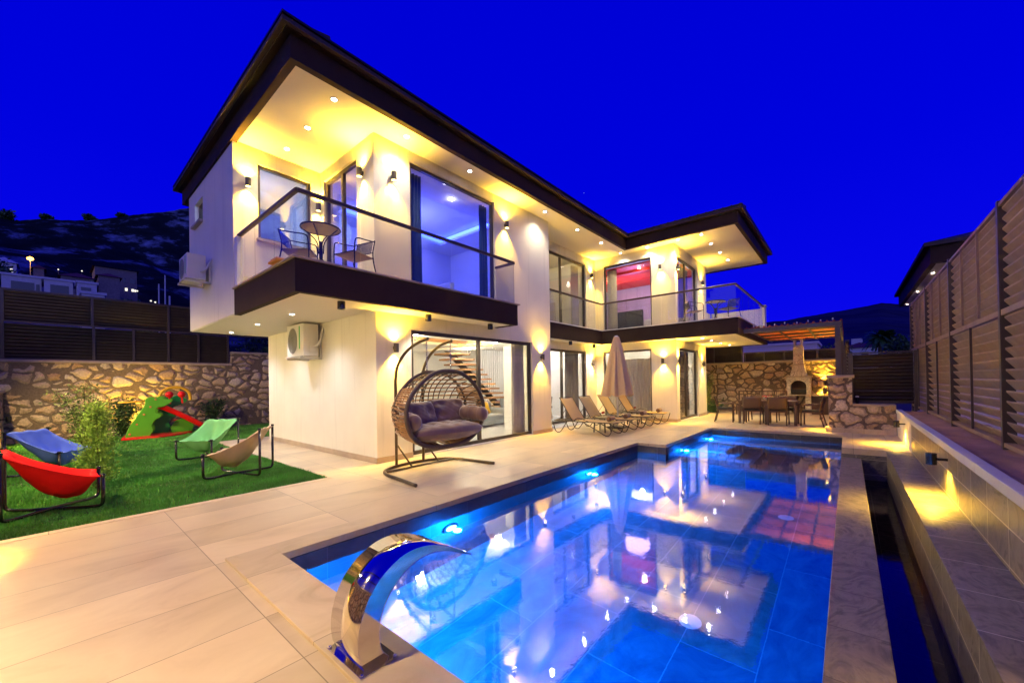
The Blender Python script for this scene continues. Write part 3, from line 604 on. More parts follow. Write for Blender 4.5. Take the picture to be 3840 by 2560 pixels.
wall_panel(mb, 'x', 12.55, T, 2.5, 17.8, 2.9, SOF, [])
mb.build('first_floor_wall', 'plaster', villa)
# intermediate slab with render underside, and interior floors
mb = B()
for r in ((2.32, 6.19, 7.28, 9.1), (2.32, 9.1, 4.0, 12.7), (7.31, 7.06, 9.6, 9.1), (4.0, 9.1, 9.6, 12.7), (9.6, 7.2, 13.45, 12.7), (13.45, 2.56, 19.08, 12.7)): mb.box(r[0], r[1], 2.885, r[2], r[3], 2.999)
mb.build('slab_soffit', 'soffit', villa)
mb = B()
for r in ((4.2, 7.06, 17.55, 12.28),): mb.box(r[0], r[1], 0.0, r[2], r[3], 0.03)
mb.box(14.25, 4.85, 0, 17.5, 7.05, 0.03); mb.build('interior_floor', 'gloss', villa)
mb = B()
for r in ((2.35, 6.22, 7.26, 9.08), (2.55, 9.3, 4.1, 12.5), (4.16, 7.06, 9.61, 12.5), (9.61, 7.76, 13.49, 12.5), (13.5, 7.71, 17.7, 12.5), (9.62, 7.26, 13.38, 7.74), (13.51, 2.66, 18.9, 7.7)): mb.box(r[0], r[1], 3.0, r[2], r[3], 3.36 if True else 0)
mb.build('balcony_floor', 'cap', villa)
# skirting
mb = B()
for q in ((3.93, 6.83, 4.73, 6.85), (8.7, 6.83, 9.62, 6.85), (3.93, 6.851, 3.95, 12.3), (13.2, 7.73, 13.978, 7.75), (13.98, 4.601, 14.0, 7.73), (13.98, 4.58, 14.25, 4.6), (16.55, 4.58, 17.72, 4.6)): B().box(q[0], q[1], 0.003, q[2], q[3], 0.11).build('skirting', 'skirt', villa)
# roof soffit, fascia, gutter and hip roof
Lp = [(2.26, 6.13), (13.4, 6.13), (13.4, 2.5), (19.1, 2.5), (19.1, 13.3), (2.26, 13.3)]
mb = B()
for r in ((2.37, 6.24, 13.41, 13.2), (13.51, 2.61, 18.99, 13.2)): mb.box(r[0], r[1], 6.272, r[2], r[3], 6.3)
mb.box(13.411, 6.24, 6.272, 13.509, 13.2, 6.3); mb.build('roof_soffit', 'soffit', villa)
roof = B(); inset = 5.0
roof.prism([(2.1, 5.97), (13.24, 5.97), (13.24, 2.34), (19.26, 2.34), (19.26, 13.46), (2.1, 13.46)], 'z', 6.60, 6.66)
# hip planes
def hip(mb, x0, y0, x1, y1, z, k):
    w = min(x1-x0, y1-y0)/2; h = z+w*k; b = len(mb.v)
    if x1-x0 > y1-y0: r = [(x0+w, y0+w, h), (x1-w, y0+w, h)]
    else: r = [(x0+w, y0+w, h), (x0+w, y1-w, h)]
    mb.v += [(x0, y0, z), (x1, y0, z), (x1, y1, z), (x0, y1, z)]+r
    if x1-x0 > y1-y0: mb.f += [(b, b+1, b+5, b+4), (b+1, b+2, b+5), (b+2, b+3, b+4, b+5), (b+3, b, b+4)]
    else: mb.f += [(b, b+1, b+4), (b+1, b+2, b+5, b+4), (b+2, b+3, b+5), (b+3, b, b+4, b+5)]
hip(roof, 2.2, 6.07, 19.2, 13.4, 6.68, 0.22); hip(roof, 13.34, 2.44, 19.2, 12.5, 6.675, 0.22)
for k in range(70):      # tile noses along the eaves
    x = 2.25+k*0.24
    if x < 13.2: roof.tube([(x, 6.0, 6.70), (x, 6.6, 6.82)], 0.055, 6)
for k in range(22):
    y = 2.4+k*0.24
    if y < 6.0: roof.tube([(13.25, y, 6.70), (13.9, y, 6.83)], 0.055, 6)
    if k*0.33 < 7: roof.tube([(2.13, 6.1+k*0.33, 6.70), (2.8, 6.1+k*0.33, 6.83)], 0.055, 6)
rfo = roof.build('roof', 'rooftile', villa)
def band(poly, th, z0, z1, mb):
    n = len(poly)
    for i in range(n):
        (x0, y0), (x1, y1) = poly[i], poly[(i+1) % n]
        # inner offset rectangles (polygon is counter-clockwise)
        dx, dy = x1-x0, y1-y0; l = math.hypot(dx, dy); dx /= l; dy /= l; nx, ny = -dy, dx
        e0 = th if i % 2 else 0; e1 = -th if i % 2 else 0
        if i in (1,): e0, e1 = -th if False else 0, 0
        ax, ay = x0+dx*e0, y0+dy*e0; bx_, by = x1+dx*e1, y1+dy*e1
        mb.box(min(ax, bx_, ax+nx*th, bx_+nx*th), min(ay, by, ay+ny*th, by+ny*th), z0, max(ax, bx_, ax+nx*th, bx_+nx*th), max(ay, by, ay+ny*th, by+ny*th), z1)
fb = B()
for q in ((2.26, 6.13, 13.51, 6.24), (13.4, 2.61, 13.51, 6.13), (13.4, 2.5, 19.1, 2.61), (18.99, 2.61, 19.1, 13.2), (2.26, 13.2, 19.1, 13.3), (2.26, 6.24, 2.37, 13.2)): fb.box(q[0], q[1], 6.24, q[2], q[3], 6.62)
fb.build('fascia', 'fascia', rfo)
gb = B()
for lo, z0, z1 in ((0.09, 6.585, 6.62), (0.13, 6.622, 6.70), (0.16, 6.701, 6.735)):
    for q in ((2.26-lo, 6.13-lo, 13.4-lo, 6.13), (13.4-lo, 2.5-lo, 13.4, 6.13), (13.4, 2.5-lo, 19.1+lo, 2.5), (19.1, 2.5, 19.1+lo, 13.3), (2.26-lo, 6.13, 2.26, 13.3+lo)): gb.box(q[0], q[1], z0, q[2], q[3], z1)
gb.build('gutter', 'gutter', rfo)
# balconies: dark bands, thin pale drip edge, glass and handrail
def balcony(segs, lab=None):
    bal = B()
    for q in segs: bal.box(q[0], q[1], 2.87, q[2], q[3], 3.36)
    b = bal.build('balcony', 'fascia', villa)
    if lab: b['label'] = lab
    return b
b1 = balcony([(2.3, 6.17, 7.3, 6.27), (2.3, 6.27, 2.4, 9.08), (7.2, 6.27, 7.3, 6.848)], 'left balcony with dark band')
b2 = balcony([(9.62, 7.15, 13.5, 7.25), (13.4, 2.65, 13.5, 7.15), (13.4, 2.55, 19.1, 2.65), (19.0, 2.65, 19.1, 12.5)], 'right balcony with dark band')
B().box(2.26, 6.13, 3.362, 7.36, 6.31, 3.39).build('drip_edge', 'cap', b1); B().box(2.26, 6.31, 3.362, 2.42, 9.07, 3.39).build('drip_edge', 'cap', b1)
B().box(9.62, 7.11, 3.362, 13.36, 7.28, 3.39).build('drip_edge', 'white', b2); B().box(13.36, 2.51, 3.362, 13.54, 7.28, 3.39).build('drip_edge', 'white', b2); B().box(13.54, 2.51, 3.362, 19.1, 2.68, 3.39).build('drip_edge', 'white', b2)
def railing(par, path, ztop=4.39, seams=()):
    for (x0, y0), (x1, y1) in zip(path[:-1], path[1:]):
        r = B(); r.beam((x0, y0, ztop), (x1, y1, ztop), 0.062, 0.045); r.tube([(x0, y0, ztop+0.022), (x1, y1, ztop+0.022)], 0.02, 6); r.build('handrail', 'rail', par)
        L = math.hypot(x1-x0, y1-y0); n = max(1, round(L/1.05))
        for k in range(n):
            a, b_ = k/n+0.006/L, (k+1)/n-0.006/L
            p = (x0+(x1-x0)*a, y0+(y1-y0)*a); q = (x0+(x1-x0)*b_, y0+(y1-y0)*b_)
            B().beam((p[0], p[1], 3.87), (q[0], q[1], 3.87), 0.012, 0.96).build('glass_panel', 'railglass', par)
railing(b1, [(2.36, 9.0), (2.36, 6.23), (7.26, 6.23), (7.26, 6.84)])
railing(b2, [(9.63, 7.2), (13.46, 7.2), (13.46, 2.61), (18.55, 2.61)])
B().box(2.31, 8.93, 3.392, 2.42, 9.09, 4.37).build('end_post', 'white', b1, bevel=0.004)
B().box(18.6, 2.56, 3.392, 18.95, 2.72, 4.42).build('end_post', 'plaster', b2, bevel=0.004); B().box(18.55, 2.53, 4.42, 19.0, 2.76, 4.46).build('end_post', 'cap', b2)
B().box(18.7, 2.72, 3.392, 18.82, 4.6, 4.34).build('parapet', 'plaster', b2); B().box(18.0, 4.65, 3.392, 18.7, 4.75, 4.34).build('parapet', 'plaster', b2)

# ---- windows and doors
def window(name, axis, c, a0, a1, z0, z1, muls=(), fr=0.06, glass='glass', depth=0.07, sill=False, leaves=True):
    """frame, panes (one per light) set into an opening"""
    f = B()
    def bx(mb, p0, p1, q0, q1, d0=0.0, d1=depth):
        if axis == 'x': mb.box(p0, c+d0, q0, p1, c+d1, q1)
        else: mb.box(c+d0, p0, q0, c+d1, p1, q1)
    bx(f, a0, a0+fr, z0, z1); bx(f, a1-fr, a1, z0, z1); bx(f, a0+fr, a1-fr, z1-fr, z1); bx(f, a0+fr, a1-fr, z0, z0+fr)
    for m_ in muls: bx(f, m_-fr*0.55, m_+fr*0.55, z0+fr, z1-fr)
    w = f.build(name, 'frame', villa, bevel=0.003)
    ed = [a0+fr]+[q for m_ in muls for q in (m_-fr*0.55, m_+fr*0.55)]+[a1-fr]
    for p, q in zip(ed[::2], ed[1::2]):
        g = B(); bx(g, p, q, z0+fr, z1-fr, 0.03, 0.04); g.build('pane', glass, w)
    if sill:
        s = B(); bx(s, a0-0.04, a1+0.04, z0-0.05, z0-0.004, -0.14, 0.0); s.build('sill', 'cap', w)
    return w
window('sliding_door', 'x', 6.90, 4.732, 8.698, 0.032, 2.598, (6.69,), 0.08)
window('window', 'x', 6.90, 4.752, 7.248, 3.422, 6.058, (), 0.06)
window('window', 'x', 9.15, 2.722, 3.738, 4.462, 5.978, (), 0.055, 'mirrorglass', sill=True)
window('sliding_door', 'y', 4.0, 7.502, 8.948, 3.422, 6.038, (8.2,), 0.07)
window('window', 'y', 2.38, 11.402, 12.148, 5.362, 5.898, (), 0.04, sill=False)
B().box(2.22, 11.38, 5.30, 2.3, 12.17, 5.355).build('window_sill', 'cap', villa)
window('sliding_door', 'x', 7.80, 9.902, 13.268, 3.422, 5.968, (11.63,), 0.07)
window('sliding_door', 'x', 7.80, 9.852, 13.198, 0.032, 2.618, (11.62,), 0.08)
window('window', 'y', 14.06, 5.452, 7.378, 3.422, 5.968, (), 0.06)
window('window', 'y', 14.06, 5.502, 7.428, 0.052, 2.618, (), 0.06)
window('sliding_door', 'x', 4.66, 14.222, 16.598, 3.422, 5.898, (15.3,), 0.07)
window('sliding_door', 'x', 4.66, 14.282, 16.498, 0.032, 2.618, (15.25,), 0.08)

# ---- interiors
mb = B()
mb.box(9.15, 7.95, 0.03, 9.55, 8.35, 2.88); mb.box(13.9, 7.96, 0.03, 14.0, 12.28, 2.88)
mb.box(9.3, 7.06, 3.362, 9.4, 12.5, 6.27); mb.box(13.6, 7.96, 3.362, 13.7, 12.5, 6.27); mb.box(4.16, 11.0, 3.362, 9.3, 11.1, 6.27); mb.box(14.3, 10.5, 3.362, 17.7, 10.6, 6.27)
mb.box(3.96, 9.32, 3.362, 4.05, 12.5, 6.27)
mb.box(14.4, 8.6, 0.04, 17.5, 8.7, 2.88)
mb.build('partition', 'inner', villa)
# living room dropped ceiling with warm cove
mb = B()
mb.box(4.2, 7.1, 2.62, 9.28, 7.9, 2.70); mb.box(4.2, 11.2, 2.62, 9.28, 12.25, 2.70); mb.box(4.2, 7.9, 2.62, 5.0, 11.2, 2.70); mb.box(8.4, 7.9, 2.62, 9.28, 11.2, 2.70)
mb.box(5.9, 8.7, 2.55, 7.6, 10.4, 2.62); mb.build('dropped_ceiling', 'inner', villa)
mb = B(); mb.box(5.0, 7.9, 2.70, 8.4, 7.96, 2.78); mb.box(5.0, 11.14, 2.70, 8.4, 11.2, 2.78); mb.box(5.0, 7.96, 2.70, 5.06, 11.14, 2.78); mb.box(8.34, 7.96, 2.7, 8.4, 11.14, 2.78)
mb.box(5.86, 8.66, 2.63, 7.64, 8.7, 2.68); mb.box(5.86, 8.7, 2.63, 5.9, 10.4, 2.68); mb.build('cove_light', 'covew', villa)
mb = B(); mb.box(5.0, 8.0, 2.55, 5.2, 11.1, 2.618); mb.box(5.2, 8.0, 2.55, 8.3, 8.16, 2.618); mb.build('ceiling_trim', 'oak', villa)
# bedroom tray ceiling with blue cove
mb = B()
mb.box(4.16, 7.06, 6.05, 9.28, 7.9, 6.12); mb.box(4.16, 7.9, 6.05, 4.9, 10.3, 6.12); mb.box(4.16, 10.3, 6.05, 9.28, 10.98, 6.12); mb.box(8.3, 7.9, 6.05, 9.28, 10.3, 6.12)
mb.build('dropped_ceiling', 'inner', villa)
mb = B(); mb.box(4.9, 10.24, 6.121, 8.3, 10.3, 6.19); mb.box(8.24, 7.9, 6.121, 8.3, 10.24, 6.19); mb.box(4.9, 7.9, 6.121, 4.96, 10.24, 6.19); mb.box(4.96, 7.9, 6.121, 8.24, 7.96, 6.19)
mb.build('cove_light', 'coveb', villa)
mb = B(); mb.box(6.6, 10.93, 5.35, 6.8, 10.99, 5.6); mb.build('vent', 'white', villa)
# wing bedroom red ceiling with pale cove cross
mb = B()
for q in ((14.25, 4.85, 15.3, 10.45), (15.5, 4.85, 16.3, 10.45), (16.5, 4.85, 17.7, 10.45)): mb.box(q[0], q[1], 5.86, q[2], q[3], 5.92)
mb.box(14.9, 5.2, 5.78, 15.15, 10.0, 5.858); mb.build('red_ceiling', 'redceil', villa)
mb = B(); mb.box(15.3, 4.9, 5.95, 15.5, 10.4, 6.0); mb.box(16.3, 4.9, 5.95, 16.5, 10.4, 6.0); mb.build('cove_light', 'covel', villa)

# ---- lamps
def downlight(x, y, z, label, group, power=55, col=NEU, ang=125, r=0.042):
    t = thing('downlight', label, 'downlight', (x, y, z), group)
    B().lathe([(r*1.5, -0.006), (r*1.5, 0.004), (r, 0.004), (r, -0.006)], (x, y, z), 14, 'z', False).build('trim_ring', 'white', t, smooth=True)
    B().lathe([(0.0001, -0.004), (r*0.98, -0.004)], (x, y, z), 12).build('lens', 'lens', t)
    spot('downlight_lamp', (x, y, z-0.03), (0, 0, -1), power, (0.86, 0.88, 1.0) if x < 3.5 and z < 3 else col, ang, 1.0, 0.03, t)
    return t
G1 = 'recessed downlights in the roof soffit'
for x, y, lab in ((3.08, 6.55, 'largest bright downlight at the near corner of the roof soffit'), (3.1, 7.65, 'second downlight from the near corner above the left balcony'), (3.1, 8.65, 'downlight nearest the recessed window above the left balcony'),
    (4.45, 6.5, 'downlight above the balcony between the corner wall lamp and bedroom window'), (6.1, 6.5, 'downlight over the big bedroom window'), (8.95, 6.5, 'downlight over the white pier between the two balconies'),
    (10.7, 6.52, 'first soffit downlight right of the white pier'), (12.26, 6.52, 'middle soffit downlight between pier and inner roof corner'), (13.75, 6.52, 'soffit downlight just past the inner roof corner'),
    (13.8, 5.5, 'soffit downlight over the red ceilinged window'), (13.75, 4.4, 'soffit downlight above the wing corner pier'), (13.8, 3.66, 'first of the row of downlights over the wing terrace'), (15.0, 3.66, 'second downlight in the row over the wing terrace'),
    (16.26, 3.66, 'third downlight in the row over the wing terrace'), (17.5, 3.66, 'farthest downlight over the wing terrace')):
    downlight(x, y, SOF, lab, G1)
G2 = 'recessed downlights under the first floor overhang'
for x, y, lab in ((3.04, 8.32, 'downlight under the overhang beside the air conditioner'), (3.01, 10.2, 'middle downlight under the left overhang'), (3.02, 12.2, 'farthest downlight under the left overhang edge'),
    (14.25, 3.8, 'first downlight under the wing balcony'), (15.4, 3.8, 'second downlight under the wing balcony'), (16.7, 3.8, 'third downlight under the wing balcony'), (18.0, 3.75, 'farthest downlight under the wing balcony')):
    downlight(x, y, 2.884, lab, G2, 40 if x > 10 else 55)
def can(x, y, lab, power=40):
    t = thing('ceiling_spot', lab, 'ceiling lamp', (x, y, 2.884), 'dark cylinder lamps under the balconies')
    B().lathe([(0.058, 0), (0.062, -0.004), (0.062, -0.13), (0.05, -0.13), (0.048, -0.1)], (x, y, 2.883), 18, 'z', False).build('housing', 'black', t, smooth=False)
    B().lathe([(0.0001, -0.105), (0.048, -0.105)], (x, y, 2.883), 14).build('lens', emit_can, t)
    spot('ceiling_spot_lamp', (x, y, 2.884-0.14), (0, 0, -1), power, NEU, 110, 0.8, 0.04, t)
emit_can = emit_mat('can lamp lens', (1, .93, .8), 3)
can(3.12, 6.47, 'largest dark cylinder ceiling lamp at the left end under the balcony'); can(4.9, 6.5, 'dark cylinder ceiling lamp above the hanging swing arms')
can(6.7, 6.52, 'dark cylinder ceiling lamp left of the villa pier'); can(11.6, 7.42, 'dark cylinder ceiling lamp right of the villa pier', 45); can(13.3, 7.45, 'dark cylinder ceiling lamp next to the inner corner under the balcony', 45)
def wall_lamp(x, y, z, nx, ny, lab, power=16, group='up and down wall lamps on the villa'):
    t = thing('wall_lamp', lab, 'wall lamp', (x, y, z), group)
    cx, cy = x+nx*0.085, y+ny*0.085
    b = B(); b.lathe([(0.045, -0.05), (0.045, -0.085), (0.05, -0.085), (0.05, 0.085), (0.045, 0.085), (0.045, 0.05)], (cx, cy, z), 16, 'z', False); b.build('housing', 'frame', t, smooth=False)
    B().box(x-0.03+nx*0.02, y-0.03+ny*0.02, z-0.03, x+0.03+nx*0.045, y+0.03+ny*0.045, z+0.03).build('bracket', 'frame', t)
    for s, nm in ((1, 'up'), (-1, 'down')):
        B().lathe([(0.0001, 0), (0.043, 0)], (cx, cy, z+s*0.075), 12).build('lens', 'lensy', t)
        spot('wall_lamp_light', (cx, cy, z+s*0.09), (-nx*0.10+0.22*nx*(s > 0)-0.12*nx*(s < 0), -ny*0.10+0.22*ny*(s > 0)-0.12*ny*(s < 0), s), power*(1.0 if s > 0 else 1.3), WARM, 136 if s > 0 else 96, 1.0, 0.03, t)
for a in ((2.53, 9.1, 5.5, 0, -1, 'wall lamp left of the recessed balcony window'), (3.86, 9.1, 5.45, 0, -1, 'wall lamp tucked in the corner beside the balcony table'), (3.95, 7.22, 5.6, -1, 0, 'wall lamp beside the balcony sliding door near the corner'),
    (4.33, 6.85, 5.55, 0, -1, 'wall lamp on the front wall left of the bedroom window'), (7.63, 6.85, 5.58, 0, -1, 'wall lamp right of the bedroom window on the white pier'),
    (4.33, 6.85, 2.2, 0, -1, 'wall lamp behind the hanging egg swing on the ground floor'), (9.1, 6.85, 2.2, 0, -1, 'wall lamp on the ground floor white pier left of the loungers'),
    (13.62, 7.75, 2.18, 0, -1, 'ground floor wall lamp in the inner corner behind the parasol'), (14.0, 5.06, 2.16, -1, 0, 'ground floor wall lamp on the wing pier facing the loungers'), (14.13, 4.6, 2.14, 0, -1, 'ground floor wall lamp beside the wing sliding door'), (17.1, 4.6, 2.1, 0, -1, 'farthest ground floor wall lamp next to the stone wall'),
    (13.62, 7.75, 5.6, 0, -1, 'first floor wall lamp in the inner corner between door and red lit window'), (14.0, 5.1, 5.5, -1, 0, 'first floor wall lamp right of the red lit window'), (14.1, 4.6, 5.42, 0, -1, 'first floor wall lamp at the wing corner beside the terrace door'), (17.15, 4.6, 5.42, 0, -1, 'farthest first floor wall lamp beyond the terrace door')):
    wall_lamp(*a)
def down_lamp(x, y, z, nx, ny, lab, power, ang=95, tilt=0.25, col=None):
    t = thing('wall_lamp', lab, 'wall lamp', (x, y, z), 'black downward wall lamps round the garden')
    cx, cy = x+nx*0.14, y+ny*0.14
    B().lathe([(0.05, -0.07), (0.05, 0.07), (0.0001, 0.07)], (cx, cy, z), 16, 'z', False).build('housing', 'black', t); B().beam((x, y, z), (cx, cy, z), 0.03, 0.03).build('bracket', 'black', t)
    B().lathe([(0.0001, 0), (0.045, 0)], (cx, cy, z-0.065), 12).build('lens', 'lensy', t)
    spot('down_lamp_light', (cx, cy, z-0.08), (nx*tilt*(-1 if ang < 120 else 1), ny*tilt*(-1 if ang < 120 else 1), -1), power, col or WARM, ang, 0.7, 0.03, t)
down_lamp(6.95, -0.915, 0.47, 0, 1, 'black downward lamp on the slate parapet tiles above the bench', 34, 150, 0.1)
down_lamp(11.7, -0.93, 0.46, 0, 1, 'black downward lamp on the rendered parapet end', 26, 150, 0.1)
SOFTW = (1.0, 0.72, 0.30)
down_lamp(-0.78, 5.75, 1.0, 1, 0, 'black downward lamp on the left boundary wall near the deck', 60)
for yy, lb, pw in ((-2.4, 'added unseen fill lamp on the boundary fence behind the camera', 72), (2.6, 'added unseen fill lamp on the boundary fence beside the near deck', 66), (7.9, 'added unseen fill lamp on the boundary fence behind the red chair', 75), (12.6, 'added unseen fill lamp on the boundary fence beside the lawn', 115), (15.3, 'added unseen fill lamp on the boundary fence near the far lawn corner', 100)):
    down_lamp(-1.0, yy, 2.5, 1, 0, lb, pw, 165, 0.9, SOFTW)  # wide floods out of view, added as warm fill for deck and lawn
down_lamp(-0.78, 16.6, 0.75, 1, 0, 'black downward lamp on the boundary wall in the far lawn corner', 14)
down_lamp(2.2, -0.915, 0.47, 0, 1, 'added unseen downward lamp on the slate parapet nearest the camera', 22, 150, 0.1)  # out of view, added to warm the near bench and ledge
wall_lamp(20.0, 0.72, 1.25, -1, 0, 'small dark lamp on the stone wall right of the barbecue', 14); wall_lamp(13.9, 0.42, 1.12, 0, 1, 'small dark lamp on the inner face of the stone pier', 16)
for x, lb in ((27.9, 'downlight at the far corner of the neighbour house eaves'), (24.0, 'downlight in the neighbour house eaves nearer the fence'), (20.0, 'downlight in the neighbour house eaves hidden above the fence')): downlight(x, -2.38, 5.115, lb, 'downlights in the neighbour house eaves', 30)
# garden uplighters behind the planting
def uplight(x, y, lab, power, d=(0, 0.35, 1)):
    t = thing('garden_spot', lab, 'garden light', (x, y, 0), 'small uplighters in the beds')
    B().lathe([(0.03, 0), (0.045, 0.02), (0.045, 0.09), (0.04, 0.09)], (x, y, 0), 12, 'z', False).build('housing', 'black', t)
    B().lathe([(0.0001, 0), (0.038, 0)], (x, y, 0.08), 12).build('lens', 'lensy', t); spot('garden_spot_light', (x, y, 0.11), d, power, WARM, 100, 0.8, 0.03, t)
uplight(1.7, 17.5, 'uplighter at the foot of the stone wall behind the slide', 120); uplight(17.3, 0.75, 'added uplighter on the terrace floor brightening the pergola boarding', 16, (0, 0.25, 1)); uplight(18.6, 4.9, 'uplighter in the planting beside the back stone wall', 60, (0.3, 0.1, 1)); uplight(19.4, 0.35, 'uplighter at the foot of the stone wall near the barbecue', 45, (0.3, 0, 1))  # the one under the pergola is added to brighten its orange boarding
# pool lamps
def pool_lamp(x, y, z, nx, ny, lab, power=60):
    t = thing('pool_lamp', lab, 'pool light', (x, y, z), 'underwater pool lights')
    ax = 'y' if ny else 'x'; s = ny or nx
    B().lathe([(0.11, 0.0), (0.115, s*0.02), (0.085, s*0.03)], (x, y, z), 20, ax, False).build('ring', 'chrome', t); B().lathe([(0.0001, s*0.028), (0.084, s*0.028)], (x, y, z), 18, ax).build('lens', 'lensb', t)
    point('pool_lamp_light', (x+nx*0.14, y+ny*0.14, z), power, (0.006, 0.27, 1.0), 0.05, t)
for a in ((3.2, 3.87, -0.5, 0, -1, 'nearest pool light beside the steel waterfall'), (6.6, 3.87, -0.5, 0, -1, 'pool light in the long wall opposite the loungers'), (9.9, 3.2, -0.42, 0, -1, 'pool light beside the underwater steps'), (12.1, 3.2, -0.38, 0, -1, 'farthest pool light above the shallow shelf'),
          (1.31, 2.9, -0.6, 1, 0, 'pool light in the near end wall left of the waterfall'), (1.31, 1.0, -0.6, 1, 0, 'pool light in the near end wall below the waterfall')):
    pool_lamp(*a)
for x, y in ((3.9, 1.2), (7.0, 0.75)):
    tag(B().lathe([(0.0001, 0.012), (0.1, 0.012), (0.1, 0)], (x, y, PZ), 20).build('floor_drain', 'white'), 'round white drain cover on the pool floor'+(' nearer the camera' if x < 5 else ' farther along the pool'), 'drain')
# interior lights (warm white, tinted rooms)
def room_light(x, y, z, p, c, lab, kind='pendant_light'):
    t = thing('ceiling_light', lab, 'ceiling light', (x, y, z), 'ceiling lights inside the villa rooms')
    B().lathe([(0.0001, -0.02), (0.045, -0.02), (0.045, 0)], (x, y, z), 16).build('diffuser', 'lens', t); point('ceiling_light_lamp', (x, y, z-0.12), p, c, 0.08, t)
for a in ((5.4, 7.6, 2.615, 45, NEU, 'round ceiling light just inside the left half of the big sliding door'), (8.0, 7.6, 2.615, 45, NEU, 'round ceiling light just inside the right half of the big sliding door'), (8.8, 9.6, 2.615, 55, NEU, 'round ceiling light over the indoor dining table'), (5.5, 11.6, 2.615, 45, NEU, 'round ceiling light at the back of the living room'),
    (11.0, 9.5, 2.87, 60, (1, .93, .85), 'round ceiling light in the white room behind the second sliding door'), (12.8, 9.9, 2.87, 40, (1, .93, .85), 'round ceiling light deeper in the white room'),
    (15.6, 6.6, 2.87, 110, (1, .9, .75), 'round ceiling light in the ground floor wing room'),
    (6.4, 7.5, 6.045, 0.7, (.9, .9, 1), 'round ceiling light just inside the bedroom window'), (7.2, 10.6, 6.045, 5, (.9, .9, 1), 'round ceiling light at the back of the blue bedroom'),
    (11.4, 8.9, 6.2, 32, (1, .75, .35), 'round ceiling light in the landing behind the upper sliding door'),
    (14.7, 6.2, 5.85, 1.5, (1, .85, .8), 'round ceiling light in the red ceilinged bedroom near the window'), (16.0, 8.0, 5.85, 10, (1, .85, .8), 'round ceiling light in the red ceilinged bedroom at the back')):
    room_light(*a)
for x, y, z, p, c in ((6.6, 9.2, 5.5, 110, (0.06, 0.08, 1.0)), (3.2, 10.6, 5.6, 30, (0.45, 0.55, 1.0)), (15.9, 7.0, 5.0, 45, (0.55, 0.35, 1.0))):
    point('room_glow', (x, y, z), p, c, 0.5, villa)

# ================================================================ THINGS
# ---- double egg swing on a curved stand
sw = thing('egg_swing', 'double wicker egg swing chair with taupe cushions hanging from a bronze stand', 'swing chair', (4.3, 5.5, 0))
fr = B(); base = smoothpath([(3.38, 4.83, 0.03), (3.44, 5.3, 0.03), (3.50, 5.9, 0.03), (3.75, 6.2, 0.03), (4.3, 6.32, 0.03), (4.85, 6.2, 0.03), (5.08, 5.9, 0.03), (5.14, 5.4, 0.03), (5.18, 5.0, 0.03)], 2)
fr.tube(base, 0.027, 10).build('base_frame', 'swingmetal', sw, smooth=True)
B().tube([(3.55, 5.95, 0.03), (5.03, 5.95, 0.03)], 0.02, 8).build('cross_bar', 'swingmetal', sw, smooth=True)
for xp, xa in ((3.98, 4.04), (4.56, 4.55)):
    p = [(xp, 6.26, 0.03), (xp, 6.26, 1.55), (xp, 6.22, 1.80), (xp+(xa-xp)*.5, 6.0, 2.05), (xa, 5.7, 2.19), (xa, 5.38, 2.24)]
    B().tube(smoothpath([(xp, 6.26, 0.03), (xp, 6.26, 0.9)], 0)+smoothpath(p[1:], 2), 0.026, 10).build('post', 'swingmetal', sw, smooth=True)
    B().tube([(xp+0.01, 6.24, 0.40), (xp+0.11, 5.95, 0.04)], 0.016, 8).build('brace', 'swingmetal', sw, smooth=True)
    ch = B()
    for k in range(13):
        z = 2.2-k*0.041; a = (k % 2)*PI/2
        ch.tube([(xa+0.013*math.cos(t)*math.cos(a), 5.42+0.013*math.cos(t)*math.sin(a), z+0.026*math.sin(t)) for t in [2*PI*j/8 for j in range(8)]], 0.0045, 5, True)
    ch.build('chain', 'chrome', sw, smooth=True)
# ring outline in (s, z): superellipse wide at the bottom
def ringpt(t, k=1.0):
    c, s_ = math.cos(t), math.sin(t); e = 0.80
    x = 0.89*k*math.copysign(abs(c)**e, c); z = math.copysign(abs(s_)**e, s_)*0.62*k
    x *= (1-0.30*max(0, z/0.62)**1.4)
    return x, 1.08+z
def bask(t, v):
    """t round the ring, v 0 = front ring, 1 = back pole; rotated a little"""
    k = math.cos(v*PI/2)**0.75 if v < 1 else 0.0; x, z = ringpt(t, k); y = 5.10+0.84*math.sin(v*PI/2)+0.10*math.cos(t)
    z = 1.08+(z-1.08)*1.0 + (0.05 if z > 1.08 else 0)*math.sin(v*PI)
    return Vector((4.24+x-0.07*v, y, z))
B().tube([bask(2*PI*k/72, 0) for k in range(72)], 0.034, 10, True).build('front_ring', 'wicker', sw, smooth=True)
B().tube([bask(2*PI*k/72, 0.30)*1 for k in range(72)], 0.024, 8, True).build('middle_ring', 'wicker', sw, smooth=True)
tp = B(); tp.tube([(4.04, 5.42, 1.68), (4.04, 5.42, 1.72)], 0.02, 6); tp.tube([(3.95, 5.42, 1.685), (4.65, 5.42, 1.685)], 0.03, 8); tp.build('top_bar', 'wicker', sw, smooth=True)
wb = B()   # horizontal flat strands
def basket_at(x, z):
    """depth y of the shell behind point (x,z)"""
    lo, hi = 0.0, 1.0
    for _ in range(22):
        v = (lo+hi)/2; k = max(1e-4, math.cos(v*PI/2)**0.75)
        zz = (z-1.08)/(0.62*k); zz = max(-1, min(1, zz)); s_ = math.copysign(abs(zz)**(1/0.8), zz); c = math.sqrt(max(0, 1-s_*s_)); xm = 0.89*k*abs(c)**0.8*(1-0.30*max(0, zz)**1.4)
        if abs((z-1.08)/(0.62*k)) < 1 and abs(x-4.24) < xm: lo = v
        else: hi = v
    return lo
strands = []
